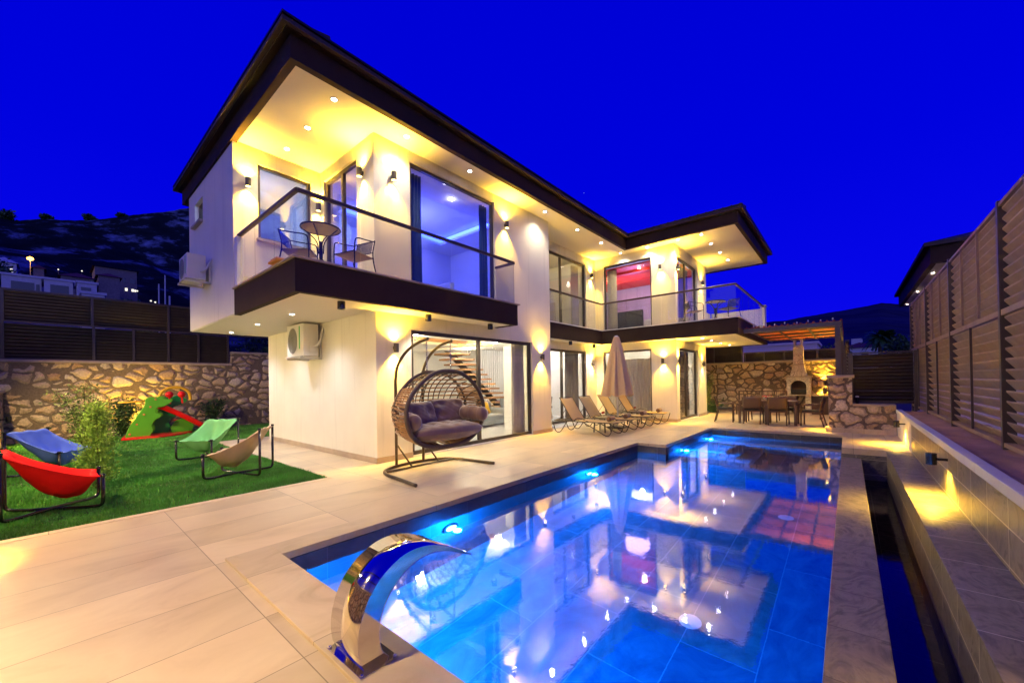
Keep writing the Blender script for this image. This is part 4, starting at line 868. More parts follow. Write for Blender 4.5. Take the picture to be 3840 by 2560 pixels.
for j in range(17):
    z = 0.55+j*0.072; row = []
    for i in range(61):
        x = 4.24-0.9+i*0.03; v = basket_at(x, z)
        if v > 0.015:
            y = 5.10+0.84*math.sin(v*PI/2)
            row.append((x, y, z))
        elif row: break
    if len(row) > 3: wb.tube(row, 0.014, 5)
wb.build('woven_strands', 'wickerlight', sw)
wv = B()
for i in range(-9, 10):
    x0 = 4.24+i*0.095; col = []
    for j in range(40):
        z = 0.47+j*0.032; x = x0-0.16*(z-1.1)*(1 if i > 0 else -1)*0.6+0.05*(z-1.1); v = basket_at(x, z)
        if v > 0.015: col.append((x, 5.09+0.84*math.sin(v*PI/2), z))
        elif col and z > 1.1: break
    if len(col) > 3: wv.tube(col, 0.0095, 5)
wv.build('vertical_cords', 'wicker', sw)
sb = B()   # woven solid sides below the arm line
for i in range(44):
    t = PI*1.02+ (PI*0.96)*i/43
    pts = [bask(t, v) for v in (0.0, 0.14, 0.28, 0.42, 0.56, 0.7, 0.82)]
    sb.tube(pts, 0.016, 5)
for sd in (0, 1):
    for i in range(9):
        t = (PI*1.0-i*0.055) if sd == 0 else i*0.055
        sb.tube([bask(t, v) for v in (0.0, 0.12, 0.26, 0.38)], 0.015, 5)
sb.build('side_weave', 'wickerlight', sw)
def cushion(name, c, sx_, sy_, sz_, par, m='velvet', tuft=(2, 1), tilt=0.0, rz=0.0, n=20, puff=0.35, bend=0.0):
    mb = B(); cx, cy, cz = c
    def sh(u, v, side):
        x = (u*2-1); y = (v*2-1); w = (max(0, 1-abs(x)**3.2)*max(0, 1-abs(y)**3.2))**puff
        d = 1.0
        for i in range(tuft[0]):
            for j in range(tuft[1]):
                tx = -1+2*(i+0.5)/tuft[0]; ty = -1+2*(j+0.5)/tuft[1]; q = ((x-tx)*tuft[0])**2+((y-ty)*tuft[1])**2; d -= 0.42*math.exp(-q*5)
        wr = 0.04*math.sin(x*17+y*5)*math.sin(y*11)
        p = Vector((x*sx_/2, y*sy_/2+bend*(x*x), side*sz_/2*w*(d+wr)))
        p = Matrix.Rotation(tilt, 3, 'X') @ p; p = Matrix.Rotation(rz, 3, 'Z') @ p
        return p+Vector(c)
    mb.grid(lambda u, v: sh(u, v, 1), n, n); mb.grid(lambda u, v: sh(u, v, -1), n, n)
    return mb.build(name, m, par, smooth=True)
def bolster(p0, p1, r, par, m='velvet'):
    p0, p1 = Vector(p0), Vector(p1); n = 26; pts = []; rr = []
    for k in range(n+1):
        u = k/n; pts.append(p0.lerp(p1, u)); e = min(1, (1-abs(2*u-1)**6))**0.5; rr.append(max(0.004, r*e*(1-0.10*math.exp(-((u-0.33)*14)**2)-0.10*math.exp(-((u-0.66)*14)**2)+0.03*math.sin(k*2.3))))
    return B().tube(pts, rr, 18).build('cushion', m, par, smooth=True)
sc_ = cushion('seat_cushion', (4.28, 5.27, 0.70), 1.42, 0.62, 0.30, sw, tuft=(5, 1), tilt=0.05, n=40, puff=0.42, bend=0.10)
cushion('cushion', (3.98, 5.58, 0.98), 0.72, 0.42, 0.24, sw, tuft=(2, 1), tilt=1.15, rz=0.12, n=26)
cushion('cushion', (4.60, 5.58, 1.00), 0.70, 0.44, 0.24, sw, tuft=(2, 2), tilt=1.15, rz=-0.12, n=26)
bolster((3.52, 5.0, 0.89), (3.62, 5.5, 0.93), 0.135, sw); bolster((5.0, 4.98, 0.93), (4.83, 5.5, 0.97), 0.135, sw)

# ---- stainless waterfall spout
wf = thing('waterfall_spout', 'polished stainless steel curved waterfall spout bolted to the near pool edge', 'waterfall', (1.1, 2.05, 0.022))
OUT = [(1.03, 0.024), (1.004, 0.09), (0.998, 0.17), (1.005, 0.24), (1.03, 0.33), (1.08, 0.415), (1.15, 0.48), (1.24, 0.53), (1.34, 0.55), (1.46, 0.535), (1.58, 0.487), (1.68, 0.43), (1.79, 0.365)]
INN = [(1.175, 0.024), (1.13, 0.075), (1.115, 0.15), (1.12, 0.23), (1.145, 0.30), (1.19, 0.37), (1.26, 0.43), (1.34, 0.47), (1.42, 0.485), (1.50, 0.48), (1.585, 0.455), (1.68, 0.41), (1.787, 0.36)]
def dense(P): return [tuple(p) for p in smoothpath([(a, 0, b) for a, b in P], 2)]
DO, DI = dense(OUT), dense(INN)
y0, y1 = 1.94, 2.24
mb = B(); n = len(DO)
mb.v = [(x, y0, z) for x, _, z in DO]+[(x, y1, z) for x, _, z in DO]; mb.f = [(i, i+1, n+i+1, n+i) for i in range(n-1)]; mb.build('outer_blade', 'steel', wf, smooth=True, solid=0.003)
mb = B(); mb.v = [(x, y0, z) for x, _, z in DI]+[(x, y1, z) for x, _, z in DI]; mb.f = [(i, i+1, n+i+1, n+i) for i in range(n-1)]; mb.build('inner_blade', 'steel', wf, smooth=True, solid=0.003)
for yy in (y0+0.004, y1-0.004):
    mb = B(); mb.v = [(x, yy, z) for x, _, z in DO]+[(x, yy, z) for x, _, z in DI]; mb.f = [(i, i+1, n+i+1, n+i) for i in range(n-1)]; mb.build('side_plate', 'steel', wf, solid=0.002)
bpz = B(); bpz.box(0.99, 1.90, 0.0225, 1.205, 2.28, 0.029); bpz.build('base_plate', 'steel', wf, bevel=0.002)
for x, y in ((1.003, 1.915), (1.19, 1.915), (1.003, 2.265), (1.19, 2.265)): B().lathe([(0.011, 0.03), (0.011, 0.038), (0.0001, 0.041)], (x, y, 0), 8).build('bolt', 'chrome', wf, smooth=True)

# ---- hammock style garden chairs
def garden_chair(x, y, rz, cm, label):
    """local frame: front -y, legs: front short, rear tall"""
    t = thing('garden_chair', label, 'garden chair', (x, y, 0), 'coloured sling garden chairs on the lawn')
    a, b, h1, h2 = 0.35, 0.39, 0.43, 0.80
    Wd = lambda p: (x+p[0]*math.cos(rz)-p[1]*math.sin(rz), y+p[0]*math.sin(rz)+p[1]*math.cos(rz), p[2])
    FLt, FR, BL, BR = (-a, -b), (a, -b), (-a, b), (a, b)
    for (p, q) in ((FLt, BR), (FR, BL)):
        path = [(p[0], p[1], h1), (p[0], p[1], 0.12)]+[(p[0]*.985, p[1]*.985, 0.06), (p[0]*.88, p[1]*.88, 0.028), (0, 0, 0.028 if p == FLt else 0.05), (q[0]*.88, q[1]*.88, 0.028), (q[0]*.985, q[1]*.985, 0.06)]+[(q[0], q[1], 0.12), (q[0], q[1], h2)]
        B().tube([Wd(k) for k in [path[0]]+[tuple(v) for v in smoothpath(path[1:-1], 2)]+[path[-1]]], 0.019, 10).build('leg_tube', 'black', t, smooth=True)
    for (px, py), h in ((FLt, h1), (FR, h1), (BL, h2), (BR, h2)):
        k = B(); k.lathe([(0.024, h-0.03), (0.024, h+0.005), (0.0001, h+0.008)], Wd((px, py, 0)), 10); k.tube([Wd((px-0.055, py, h-0.02)), Wd((px+0.055, py, h-0.02))], 0.011, 6); k.build('clamp', 'black', t, smooth=True)
    def sl(u, v, side=0):
        # bilinear hammock between the four leg tops with sag and pocket
        X = (u*2-1); Y = (v*2-1); z = h1+(h2-h1)*(v**1.25)-0.03
        sag = 0.33*(1-abs(X)**2.6*0.94)*(1-abs(Y+0.12)**2.2*0.78 if abs(Y+0.12) < 1 else 0.22)*(1-Y**6)
        ex = a*0.97*X*(1-0.10*(1-Y*Y)); ey = b*Y*(1-0.06*(1-X*X))+0.02
        z -= sag; z += 0.018*math.sin(X*9+1)*math.sin(Y*7)*(1-X*X)
        th = 0.11*((1-abs(X)**4)*(1-abs(Y)**4))**0.5
        d = 1.0
        for tx, ty in ((-.4, -.45), (.4, -.45), (-.42, .28), (.42, .28), (-.35, .7), (.35, .7)): d -= 0.95*math.exp(-(((X-tx)*3.3)**2+((Y-ty)*3.3)**2)*2.2)
        return Wd((ex, ey, z+side*th*d))
    mb = B(); mb.grid(lambda u, v: sl(u, v, 1), 26, 26); mb.grid(lambda u, v: sl(u, v, -0.25), 26, 26); mb.build('sling_seat', 'cloth_'+cm, t, smooth=True)
    pp = [sl(0, k/10) for k in range(11)]+[sl(k/10, 1) for k in range(1, 11)]+[sl(1, 1-k/10) for k in range(1, 11)]+[sl(1-k/10, 0) for k in range(1, 10)]
    B().tube(pp, 0.007, 6, True).build('piping', 'cloth_'+cm, t, smooth=True)
    return t
def chair_from(FLp, FRp, BLp, BRp): 
    pass
garden_chair(2.08, 7.98, -2.14, 'tan', 'tan garden chair at the corner of the lawn near the villa')
garden_chair(2.17, 10.46, -0.85, 'green', 'green garden chair between the tan chair and the slide')
garden_chair(0.05, 7.57, 1.57, 'red', 'red garden chair nearest the left edge of the photo')
garden_chair(0.06, 10.94, 0.85, 'blue', 'blue garden chair behind the red one beside the small cypress')

# ---- toy slide
sl = thing('toy_slide', 'green and red plastic toy slide with animal shaped side panels and a yellow hoop', 'slide', (2.3, 16.7, 0))
sl['label'] = 'green and red plastic toy slide with animal shaped side panels and yellow hoop'
def panel(y, th, par, m, flip=1, dx=0.0):
    P = [(1.43, 0.02), (1.50, 0.30), (1.66, 0.62), (1.82, 0.90), (1.88, 1.05), (1.86, 1.14), (1.92, 1.20), (1.99, 1.22), (2.06, 1.17), (2.12, 1.20), (2.19, 1.24), (2.27, 1.21), (2.30, 1.14), (2.38, 1.14), (2.47, 1.12), (2.46, 1.03), (2.36, 0.95), (2.24, 0.90), (2.12, 0.89), (2.10, 0.80), (2.11, 0.72),
         (2.20, 0.71), (2.24, 0.62), (2.17, 0.55), (2.09, 0.54), (2.05, 0.44), (2.00, 0.36), (2.04, 0.28), (2.04, 0.16), (1.98, 0.10), (2.0, 0.02)]
    P = [(p[0], 0, p[1]) for p in P]+[(1.43, 0, 0.02)]; Q = [(v.x+dx, v.z) for v in smoothpath(P, 2)][:-1]
    mb = B(); mb.prism(Q, 'y', y, y+th); return mb.build('side_panel', m, par, bevel=0.012)
p1_ = panel(16.28, 0.07, sl, 'pgreen'); panel(17.0, 0.07, sl, 'pgreen2', dx=0.5); panel(16.86, 0.06, sl, 'pgreen', dx=0.12)
mb = B()
for x, z in ((1.53, 0.14), (1.68, 0.42), (1.84, 0.70), (1.98, 0.92), (2.10, 1.14)): mb.lathe([(0.03, -0.012), (0.022, -0.02), (0.0001, -0.02)], (x, 16.28, z), 10, 'y')
mb.build('bolt_caps', mat('salmon plastic', (0.6, 0.22, 0.06), 0.4), p1_)
mb = B()
def chute(u, v):
    a = u; x = 2.12+1.25*a; z = 0.93-0.86*(a**0.93)+0.05*math.sin(a*PI); y = 16.36+0.46*v; w = abs(v*2-1)
    return (x, y, z+0.16*max(0, w-0.75)*4*(1 if u < .97 else .5))
mb.grid(chute, 24, 16); mb.build('chute', 'pred', sl, smooth=True, solid=0.025)
mb = B()
for k in range(4): mb.box(1.55+0.1*k, 16.36, 0.16+0.2*k, 1.72+0.1*k, 16.84, 0.2+0.2*k)
mb.build('steps', 'pgreen2', sl, bevel=0.01)
hp = smoothpath([(2.22, 16.62, 1.05), (2.24, 16.6, 1.35), (2.45, 16.6, 1.50), (2.75, 16.6, 1.50), (2.96, 16.6, 1.36), (2.98, 16.6, 1.08)], 2)
B().tube(hp, 0.045, 10).build('hoop', 'pyellow', sl, smooth=True)
for x in (2.46, 2.76): 
    B().lathe([(0.0001, -0.03), (0.10, -0.02), (0.10, 0.02), (0.0001, 0.03)], (x, 16.6, 1.27), 14, 'y').build('paddle', 'pred', sl, smooth=True); B().beam((x, 16.6, 1.18), (x+0.02, 16.6, 0.98), 0.05, 0.04).build('paddle_stem', 'pred', sl)
B().tube([(1.30, 16.3, 1.08), (1.95, 16.34, 1.10)], 0.026, 8).build('peg', 'pyellow', sl, smooth=True)
mb = B(); mb.prism([(1.32, 15.95), (2.1, 15.8), (2.7, 16.2), (3.0, 16.5), (2.9, 16.75), (1.5, 17.1)], 'z', 0.005, 0.06); mb.build('base', 'pred', sl, bevel=0.01)
mb = B(); mb.prism([(2.56, 0.05), (2.52, 0.2), (2.66, 0.42), (2.9, 0.5), (3.06, 0.42), (3.12, 0.2), (3.08, 0.05)], 'y', 16.9, 16.98); mb.build('seat_side', 'pgreen', sl, bevel=0.01)
B().box(2.62, 16.98, 0.4, 3.0, 17.3, 0.45).build('seat', 'pred', sl)

# ---- loungers
def lounger(x, y, label, first=None):
    if first: return copy_tree(first, (x, y, 0), 0, label)
    t = thing('sun_lounger', label, 'sun lounger', (0, 0, 0), 'beige sling sun loungers in a row')
    W = 0.33
    for s in (-1, 1):
        B().tube([(s*W, 1.95, 0.36), (s*W, 0.03, 0.36)], 0.014, 8).build('side_rail', 'lframe', t, smooth=True)
        lg = B(); pts = [(s*W, 2.0, 0.35), (s*(W+.01), 1.90, 0.05), (s*(W+.01), 1.80, 0.015), (s*(W+.01), 1.70, 0.05), (s*W, 1.50, 0.35)]; lg.tube(smoothpath(pts, 2), 0.014, 8); lg.build('leg', 'lframe', t, smooth=True)
        lg = B(); pts = [(s*W, 0.95, 0.34), (s*W, 0.52, 0.14), (s*(W+.01), 0.30, 0.03), (s*(W+.01), 0.22, 0.015), (s*(W+.01), 0.14, 0.06), (s*W, 0.04, 0.34)]; lg.tube(smoothpath(pts, 2), 0.014, 8); lg.build('leg', 'lframe', t, smooth=True)
        B().tube(smoothpath([(s*(W+.02), 1.25, 0.37), (s*(W+.03), 1.15, 0.47), (s*(W+.03), 0.95, 0.43), (s*(W+.02), 0.75, 0.36)], 2), 0.011, 7).build('armrest', 'lframe', t, smooth=True)
    hb = B(); hb.tube([(-W, 0.04, 0.36), (W, 0.04, 0.36)], 0.014, 8); hb.build('foot_rail', 'lframe', t, smooth=True)
    B().tube([(-W, 1.95, 0.36), (W, 1.95, 0.36)], 0.014, 8).build('head_rail', 'lframe', t, smooth=True)
    mb = B(); mb.grid(lambda u, v: (-W+2*W*u, 0.05+1.25*v, 0.365-0.015*math.sin(u*PI)), 6, 12); mb.build('seat_sling', 'sling', t, smooth=True, solid=0.004)
    mb = B(); mb.grid(lambda u, v: (-W+2*W*u, 1.32+0.42*v, 0.38+0.63*v-0.02*math.sin(u*PI)), 6, 10); mb.build('back_sling', 'sling', t, smooth=True, solid=0.004)
    bk = B(); bk.tube([(-W, 1.32, 0.38), (-W, 1.745, 1.015), (W, 1.745, 1.015), (W, 1.32, 0.38)], 0.013, 8); bk.build('back_frame', 'lframe', t, smooth=True)
    sp = B(); sp.tube([(-W, 1.53, 0.70), (-W+0.03, 1.80, 0.37), (W-0.03, 1.80, 0.37), (W, 1.53, 0.70)], 0.009, 6); sp.build('back_support', 'lframe', t, smooth=True)
    t.location = (x, y, 0); return t
LG = [(9.80, 4.72, 'sun lounger nearest the villa pier at the left of the row'), (10.83, 4.72, 'second sun lounger from the left just before the parasol pole'), (12.03, 4.72, 'third sun lounger from the left just behind the parasol pole'), (13.38, 4.72, 'sun lounger farthest right nearest the wing corner')]
L0 = None
for x, y, lb in LG:
    q = lounger(x, y, lb, L0); L0 = L0 or q
def towel(x, y, label, rz=0.15):
    t = thing('rolled_towel', label, 'towel', (x, y, 0.38), 'rolled brown towels on the loungers')
    c, s = math.cos(rz), math.sin(rz); P = lambda a: (x+a*c, y+a*s, 0.445)
    n = 18; pts = [P(-0.2+0.4*k/n) for k in range(n+1)]; B().tube(pts, [0.066+0.006*math.sin(k*1.9)-(0.01 if k in (0, n) else 0) for k in range(n+1)], 14).build('roll', 'towel', t, smooth=True)
    sp = B(); sp.tube([(pts[0][0]-0.004*c+0.0, pts[0][1]+r*math.cos(a)*1.0, pts[0][2]+r*math.sin(a)) for k in range(26) for a, r in ((k*0.7, 0.012+k*0.0019),)], 0.005, 5); sp.build('rolled_end', 'towel', t)
for (x, y, lb), tl in zip(LG, ('rolled towel on the leftmost lounger', 'rolled towel on the second lounger', 'rolled towel on the third lounger', 'rolled towel on the rightmost lounger')): towel(x+0.08, y+0.33, tl)
def side_table(x, y, label):
    t = thing('side_table', label, 'side table', (x, y, 0), 'low side tables between the loungers')
    B().box(x-0.2, y-0.2, 0.40, x+0.2, y+0.2, 0.43).build('table_top', 'lframe', t, bevel=0.006)
    for a in (-1, 1):
        for b in (-1, 1): B().beam((x+a*0.16, y+b*0.16, 0.40), (x+a*0.18, y+b*0.18, 0), 0.03, 0.03).build('leg', 'lframe', t)
def wine_glass(x, y, z, label):
    t = thing('wine_glass', label, 'wine glass', (x, y, z), 'glasses of red wine by the loungers')
    B().lathe([(0.034, 0), (0.034, 0.003), (0.004, 0.008), (0.004, 0.085), (0.03, 0.11), (0.042, 0.14), (0.04, 0.175), (0.034, 0.20)], (x, y, z), 14, 'z', False).build('bowl', 'glass', t, smooth=True)
    B().lathe([(0.0001, 0.098), (0.028, 0.112), (0.039, 0.14), (0.038, 0.155), (0.0001, 0.156)], (x, y, z), 14).build('wine', 'wine', t, smooth=True)
side_table(10.32, 5.55, 'side table with two wine glasses between the first two loungers'); side_table(12.72, 5.62, 'side table with a wine glass between the last two loungers')
wine_glass(10.26, 5.5, 0.43, 'left wine glass on the side table beside the leftmost lounger'); wine_glass(10.40, 5.55, 0.43, 'right wine glass on the side table beside the leftmost lounger'); wine_glass(12.72, 5.6, 0.43, 'wine glass on the side table before the rightmost lounger')
# closed parasol
pa = thing('closed_parasol', 'closed beige canvas parasol standing between the loungers', 'parasol', (11.42, 5.6, 0))
B().lathe([(0.024, 0.05), (0.024, 2.85)], (11.42, 5.6, 0), 12).build('pole', 'white', pa, smooth=True)
def cone(z0, z1, r0, r1, nf, ph, par, nm):
    nu, nv = 96, 14; mb = B()
    def f(u, v):
        a = 2*PI*u; f_ = 1+0.20*math.sin(a*nf+ph)*(0.35+0.65*v)+0.06*math.sin(a*nf*2.3+1); r = (r0+(r1-r0)*v**0.85)*f_; z = z1+(z0-z1)*v+0.03*v*math.sin(a*nf+ph+1)
        return (11.42+r*math.cos(a), 5.6+r*math.sin(a), z)
    mb.grid(f, nu, nv); return mb.build(nm, 'canvas', par, smooth=True)
cone(1.02, 2.66, 0.12, 0.43, 8, 0, pa, 'canopy'); cone(2.38, 2.86, 0.075, 0.19, 8, 0.8, pa, 'canopy_vent')
B().lathe([(0.075, 2.82), (0.06, 2.88), (0.03, 2.9), (0.0001, 2.905)], (11.42, 5.6, 0), 14).build('finial', 'white', pa, smooth=True)
B().box(11.17, 5.35, 0.002, 11.67, 5.85, 0.06).build('base', 'lframe', pa, bevel=0.01)

# ---- balcony furniture
def round_table(x, y, z, label):
    t = thing('bistro_table', label, 'table', (x, y, z), 'round bistro tables on the balconies')
    B().lathe([(0.0001, 0.71), (0.29, 0.71), (0.29, 0.725), (0.0001, 0.725)], (x, y, z), 28).build('table_top', glass_top, t, smooth=False)
    B().tube([(x+0.295*math.cos(2*PI*k/32), y+0.295*math.sin(2*PI*k/32), z+0.717) for k in range(32)], 0.016, 8, True).build('rim', 'black', t, smooth=True)
    B().lathe([(0.03, 0.02), (0.03, 0.5)], (x, y, z), 10).build('pedestal', 'black', t, smooth=True)
    for k in range(4):
        a = PI/4+k*PI/2; c, s = math.cos(a), math.sin(a)
        B().tube(smoothpath([(x+c*0.04, y+s*0.04, z+0.3), (x+c*0.05, y+s*0.05, z+0.52), (x+c*0.27, y+s*0.27, z+0.70)], 2), 0.010, 6).build('top_arm', 'black', t, smooth=True)
        B().tube(smoothpath([(x+c*0.03, y+s*0.03, z+0.2), (x+c*0.1, y+s*0.1, z+0.03), (x+c*0.27, y+s*0.27, z+0.012)], 2), 0.012, 6).build('foot', 'black', t, smooth=True)
glass_top = mat('bronze tinted table glass', (0.16, 0.10, 0.06), 0.2)
def bistro_chair(x, y, z, rz, label, first=None):
    if first: return copy_tree(first, (x, y, z), rz, label)
    t = thing('bistro_chair', label, 'chair', (0, 0, 0), 'black bistro armchairs on the balconies')
    for s in (-1, 1):
        B().tube([Vector(p) for p in [(s*0.25, -0.22, 0.0)]]+smoothpath([(s*0.25, -0.22, 0.05), (s*0.25, -0.22, 0.60), (s*0.26, -0.16, 0.655), (s*0.26, 0.0, 0.665), (s*0.25, 0.24, 0.70)], 2), 0.011, 8).build('front_leg', 'black', t, smooth=True)
        B().tube(smoothpath([(s*0.25, 0.24, 0.72), (s*0.245, 0.17, 0.42), (s*0.25, 0.30, 0.0)], 2), 0.011, 8).build('rear_leg', 'black', t, smooth=True)
    mb = B(); mb.grid(lambda u, v: (-0.24+0.48*u, -0.21+0.42*v, 0.42-0.02*math.sin(u*PI)*math.sin(v*PI)-0.03*v), 8, 8); mb.build('seat', mat('brown woven seat', (0.16, 0.10, 0.07), 0.5, bump=0.5, bscale=120) if 'brown woven seat' not in bpy.data.materials else bpy.data.materials['brown woven seat'], t, smooth=True, solid=0.014)
    B().tube([(-0.25, -0.22, 0.42), (0.25, -0.22, 0.42)], 0.010, 8).build('front_rail', 'black', t, smooth=True)
    bk = B()
    for k in range(17):
        xx = -0.19+0.38*k/16; bk.beam((xx, 0.25-0.02*math.cos(xx*6), 0.71), (xx, 0.195, 0.49), 0.012, 0.006, (0, 1, 0))
    bk.build('backrest', 'black', t)
    bt = B(); bt.tube([(-0.25, 0.24, 0.72), (-0.1, 0.26, 0.725), (0.1, 0.26, 0.725), (0.25, 0.24, 0.72)], 0.011, 8); bt.build('top_rail', 'black', t, smooth=True)
    B().tube([(-0.245, 0.19, 0.49), (0.245, 0.19, 0.49)], 0.008, 6).build('back_rail', 'black', t, smooth=True)
    t.location = (x, y, z); t.rotation_euler = (0, 0, rz); return t
round_table(2.90, 6.70, 3.37, 'round bistro table in the corner of the left balcony'); bc = bistro_chair(3.50, 6.75, 3.37, -PI/2+0.25, 'bistro chair right of the round table on the left balcony')
bistro_chair(2.78, 7.25, 3.37, 0.9, 'bistro chair behind the round table on the left balcony near the handrail corner', bc)
round_table(14.35, 3.4, 3.37, 'round bistro table on the wing terrace')
bistro_chair(14.0, 4.0, 3.37, 0.7, 'bistro chair left of the table on the wing terrace', bc); bistro_chair(14.2, 2.98, 3.37, -2.6+0.4, 'bistro chair right of the table at the terrace corner', bc)

# ---- air conditioners
def ac(x, y, z, nx, label, first=None):
    if first: return copy_tree(first, (x, y, z), 0, label)
    t = thing('air_conditioner', label, 'air conditioner', (0, 0, 0), 'outdoor air conditioner units on the villa')
    # local: wall at x=0, fan faces -x, runs along y
    B().box(-0.42, -0.38, 0, -0.10, 0.38, 0.54).build('casing', 'acwhite', t, bevel=0.012)
    g = B()
    for r in (0.05, 0.09, 0.13, 0.17, 0.21): g.tube([(-0.428, 0.10+r*math.cos(2*PI*k/24), 0.27+r*math.sin(2*PI*k/24)) for k in range(24)], 0.004, 4, True)
    for k in range(20): a = 2*PI*k/20; g.beam((-0.43, 0.10+0.04*math.cos(a), 0.27+0.04*math.sin(a)), (-0.43, 0.10+0.215*math.cos(a), 0.27+0.215*math.sin(a)), 0.005, 0.004)
    g.build('fan_grille', 'acgrille', t)
    B().lathe([(0.22, -0.004), (0.0001, -0.004)], (-0.421, 0.10, 0.27), 24, 'x').build('fan', 'acgrille', t)
    B().box(-0.4235, -0.24, 0.12, -0.4205, -0.19, 0.50).build('sticker', 'acgreen', t)
    sp = B(); sp.box(-0.30, -0.392, 0.06, -0.16, -0.382, 0.24); sp.box(-0.34, -0.388, 0.30, -0.2, -0.382, 0.48); sp.build('side_cover', 'acwhite', t, bevel=0.004)
    for k in range(2): B().tube(smoothpath([(-0.2+k*0.03, -0.39, 0.16), (-0.16+k*.03, -0.47, 0.18), (-0.08, -0.46, 0.3+k*0.04), (-0.01, -0.40, 0.44+k*0.04)], 2), 0.014, 8).build('pipe', 'acwhite', t, smooth=True)
    for s in (-0.3, 0.3):
        br = B(); br.box(-0.46, s-0.02, -0.05, 0.0, s+0.02, -0.01); br.box(-0.04, s-0.02, -0.05, -0.001, s+0.02, 0.42); br.build('bracket', 'acwhite', t)
    B().box(-0.45, -0.37, -0.012, -0.42, 0.37, 0.0).build('tray', 'acgrille', t)
    t.location = (x, y, z); return t
a0 = ac(3.95, 9.52, 2.14, -1, 'air conditioner on the ground floor side wall under the overhang')
ac(2.3, 11.05, 3.80, -1, 'air conditioner high on the first floor side wall under the small window', a0)
a0.scale = (1.0, 1.18, 1.32)
vp = thing('pipe_outlet', 'small round pipe outlet on the side wall left of the air conditioner', 'vent', (3.94, 10.6, 2.45)); B().tube([(3.945, 10.6+0.07*math.cos(2*PI*k/20), 2.45+0.07*math.sin(2*PI*k/20)) for k in range(20)], 0.01, 6, True).build('ring', 'acgrille', vp)

# ---- dining set and barbecue terrace
dt = thing('dining_table', 'brown rattan outdoor dining table on the terrace beyond the pool', 'table', (15.1, 2.0, 0))
B().box(14.70, 1.22, 0.71, 15.48, 2.86, 0.76).build('table_top', 'rattanf', dt, bevel=0.008)
B().box(14.74, 1.26, 0.64, 15.44, 2.82, 0.708).build('apron', 'rattan', dt)
for x in (14.75, 15.43):
    for y in (1.27, 2.04, 2.81): B().box(x-0.04, y-0.04, 0, x+0.04, y+0.04, 0.638).build('leg', 'rattan', dt, bevel=0.004)
def dchair(x, y, rz, label, first=None):
    if first: return copy_tree(first, (x, y, 0), rz, label)
    t = thing('dining_chair', label, 'chair', (0, 0, 0), 'brown rattan armchairs round the outdoor table')
    for s in (-1, 1):
        B().tube(smoothpath([(s*0.25, -0.24, 0.0), (s*0.25, -0.23, 0.60), (s*0.25, -0.2, 0.645), (s*0.25, 0.2, 0.645)], 1), 0.021, 8).build('front_leg', 'rattanf', t, smooth=True)
        B().tube(smoothpath([(s*0.24, 0.33, 0.0), (s*0.24, 0.22, 0.42), (s*0.25, 0.25, 0.65), (s*0.26, 0.33, 0.88)], 2), 0.021, 8).build('rear_leg', 'rattanf', t, smooth=True)
    B().box(-0.25, -0.25, 0.40, 0.25, 0.24, 0.44).build('seat', 'rattan', t, bevel=0.008); B().box(-0.23, -0.23, 0.442, 0.23, 0.22, 0.49).build('cushion', 'cushd', t, bevel=0.015)
    mb = B(); mb.grid(lambda u, v: (-0.25+0.5*u, 0.235+0.10*v+0.03*math.sin(u*PI), 0.50+0.38*v), 10, 6); mb.build('backrest', 'rattan', t, smooth=True, solid=0.022)
    t.location = (x, y, 0); t.rotation_euler = (0, 0, rz); return t
c0 = dchair(14.98-0.02, 2.44, PI/2, 'rattan chair with its back to the pool on the left side of the dining table')
c0.location.x = 14.92
dchair(14.90, 1.73, PI/2, 'rattan chair with its back to the pool on the right side of the dining table', c0)
dchair(15.1, 3.32, 0.15, 'rattan chair at the left end of the dining table', c0); dchair(15.05, 0.88, PI-0.1, 'rattan chair at the right end of the dining table', c0)
dchair(15.85, 2.45, -PI/2, 'rattan chair on the far side of the dining table at the left', c0); dchair(15.85, 1.62, -PI/2, 'rattan chair on the far side of the dining table at the right', c0)
fl = thing('flower_bowl', 'low bowl of pale and red flowers on the dining table', 'flowers', (15.1, 2.05, 0.76))
B().lathe([(0.05, 0), (0.13, 0.06), (0.14, 0.07)], (15.1, 2.05, 0.761), 16).build('bowl', 'white', fl, smooth=True)
for col, m_ in (((0.7, 0.6, 0.35), 'cream petals'), ((0.6, 0.05, 0.08), 'red petals')):
    mb = B()
    for k in range(22): a, r = random.random()*6.28, 0.15*random.random()**.5; mb.lathe([(0.0001, -0.02), (0.022, 0), (0.0001, 0.02)], (15.1+r*math.cos(a), 2.05+r*math.sin(a), 0.86+0.05*random.random()), 6)
    mb.build('flowers', mat(m_, col, 0.7), fl)
bn = thing('garden_bench', 'brown metal garden bench with slatted back against the stone wall', 'bench', (18.6, 2.9, 0))
B().box(18.3, 1.9, 0.40, 18.8, 3.6, 0.45).build('seat', 'rattanf', bn)
for z in (0.95,): B().box(18.82, 1.88, z-0.02, 18.87, 3.62, z+0.02).build('top_rail', 'rattanf', bn)
mb = B()
for k in range(12): y = 1.95+k*0.148; mb.box(18.83, y-0.01, 0.45, 18.86, y+0.01, 0.93)
mb.build('back_slats', 'rattanf', bn)
for y in (1.9, 2.75, 3.6):
    B().box(18.81, y-0.025, 0, 18.87, y+0.025, 0.93).build('leg', 'rattanf', bn)
for y in (1.9, 3.6): B().box(18.3, y-0.025, 0, 18.35, y+0.025, 0.4).build('leg', 'rattanf', bn)
bq = thing('barbecue', 'pale crazy stone barbecue with arched hearth and tall tapering chimney', 'barbecue', (19.5, 1.55, 0))
mb = B()
Y0, Y1, X0, X1 = 1.15, 1.95, 19.3, 19.93
mb.box(X0, Y0, 0.80, X1, Y0+0.14, 1.5); mb.box(X0, Y1-0.14, 0.80, X1, Y1, 1.5)
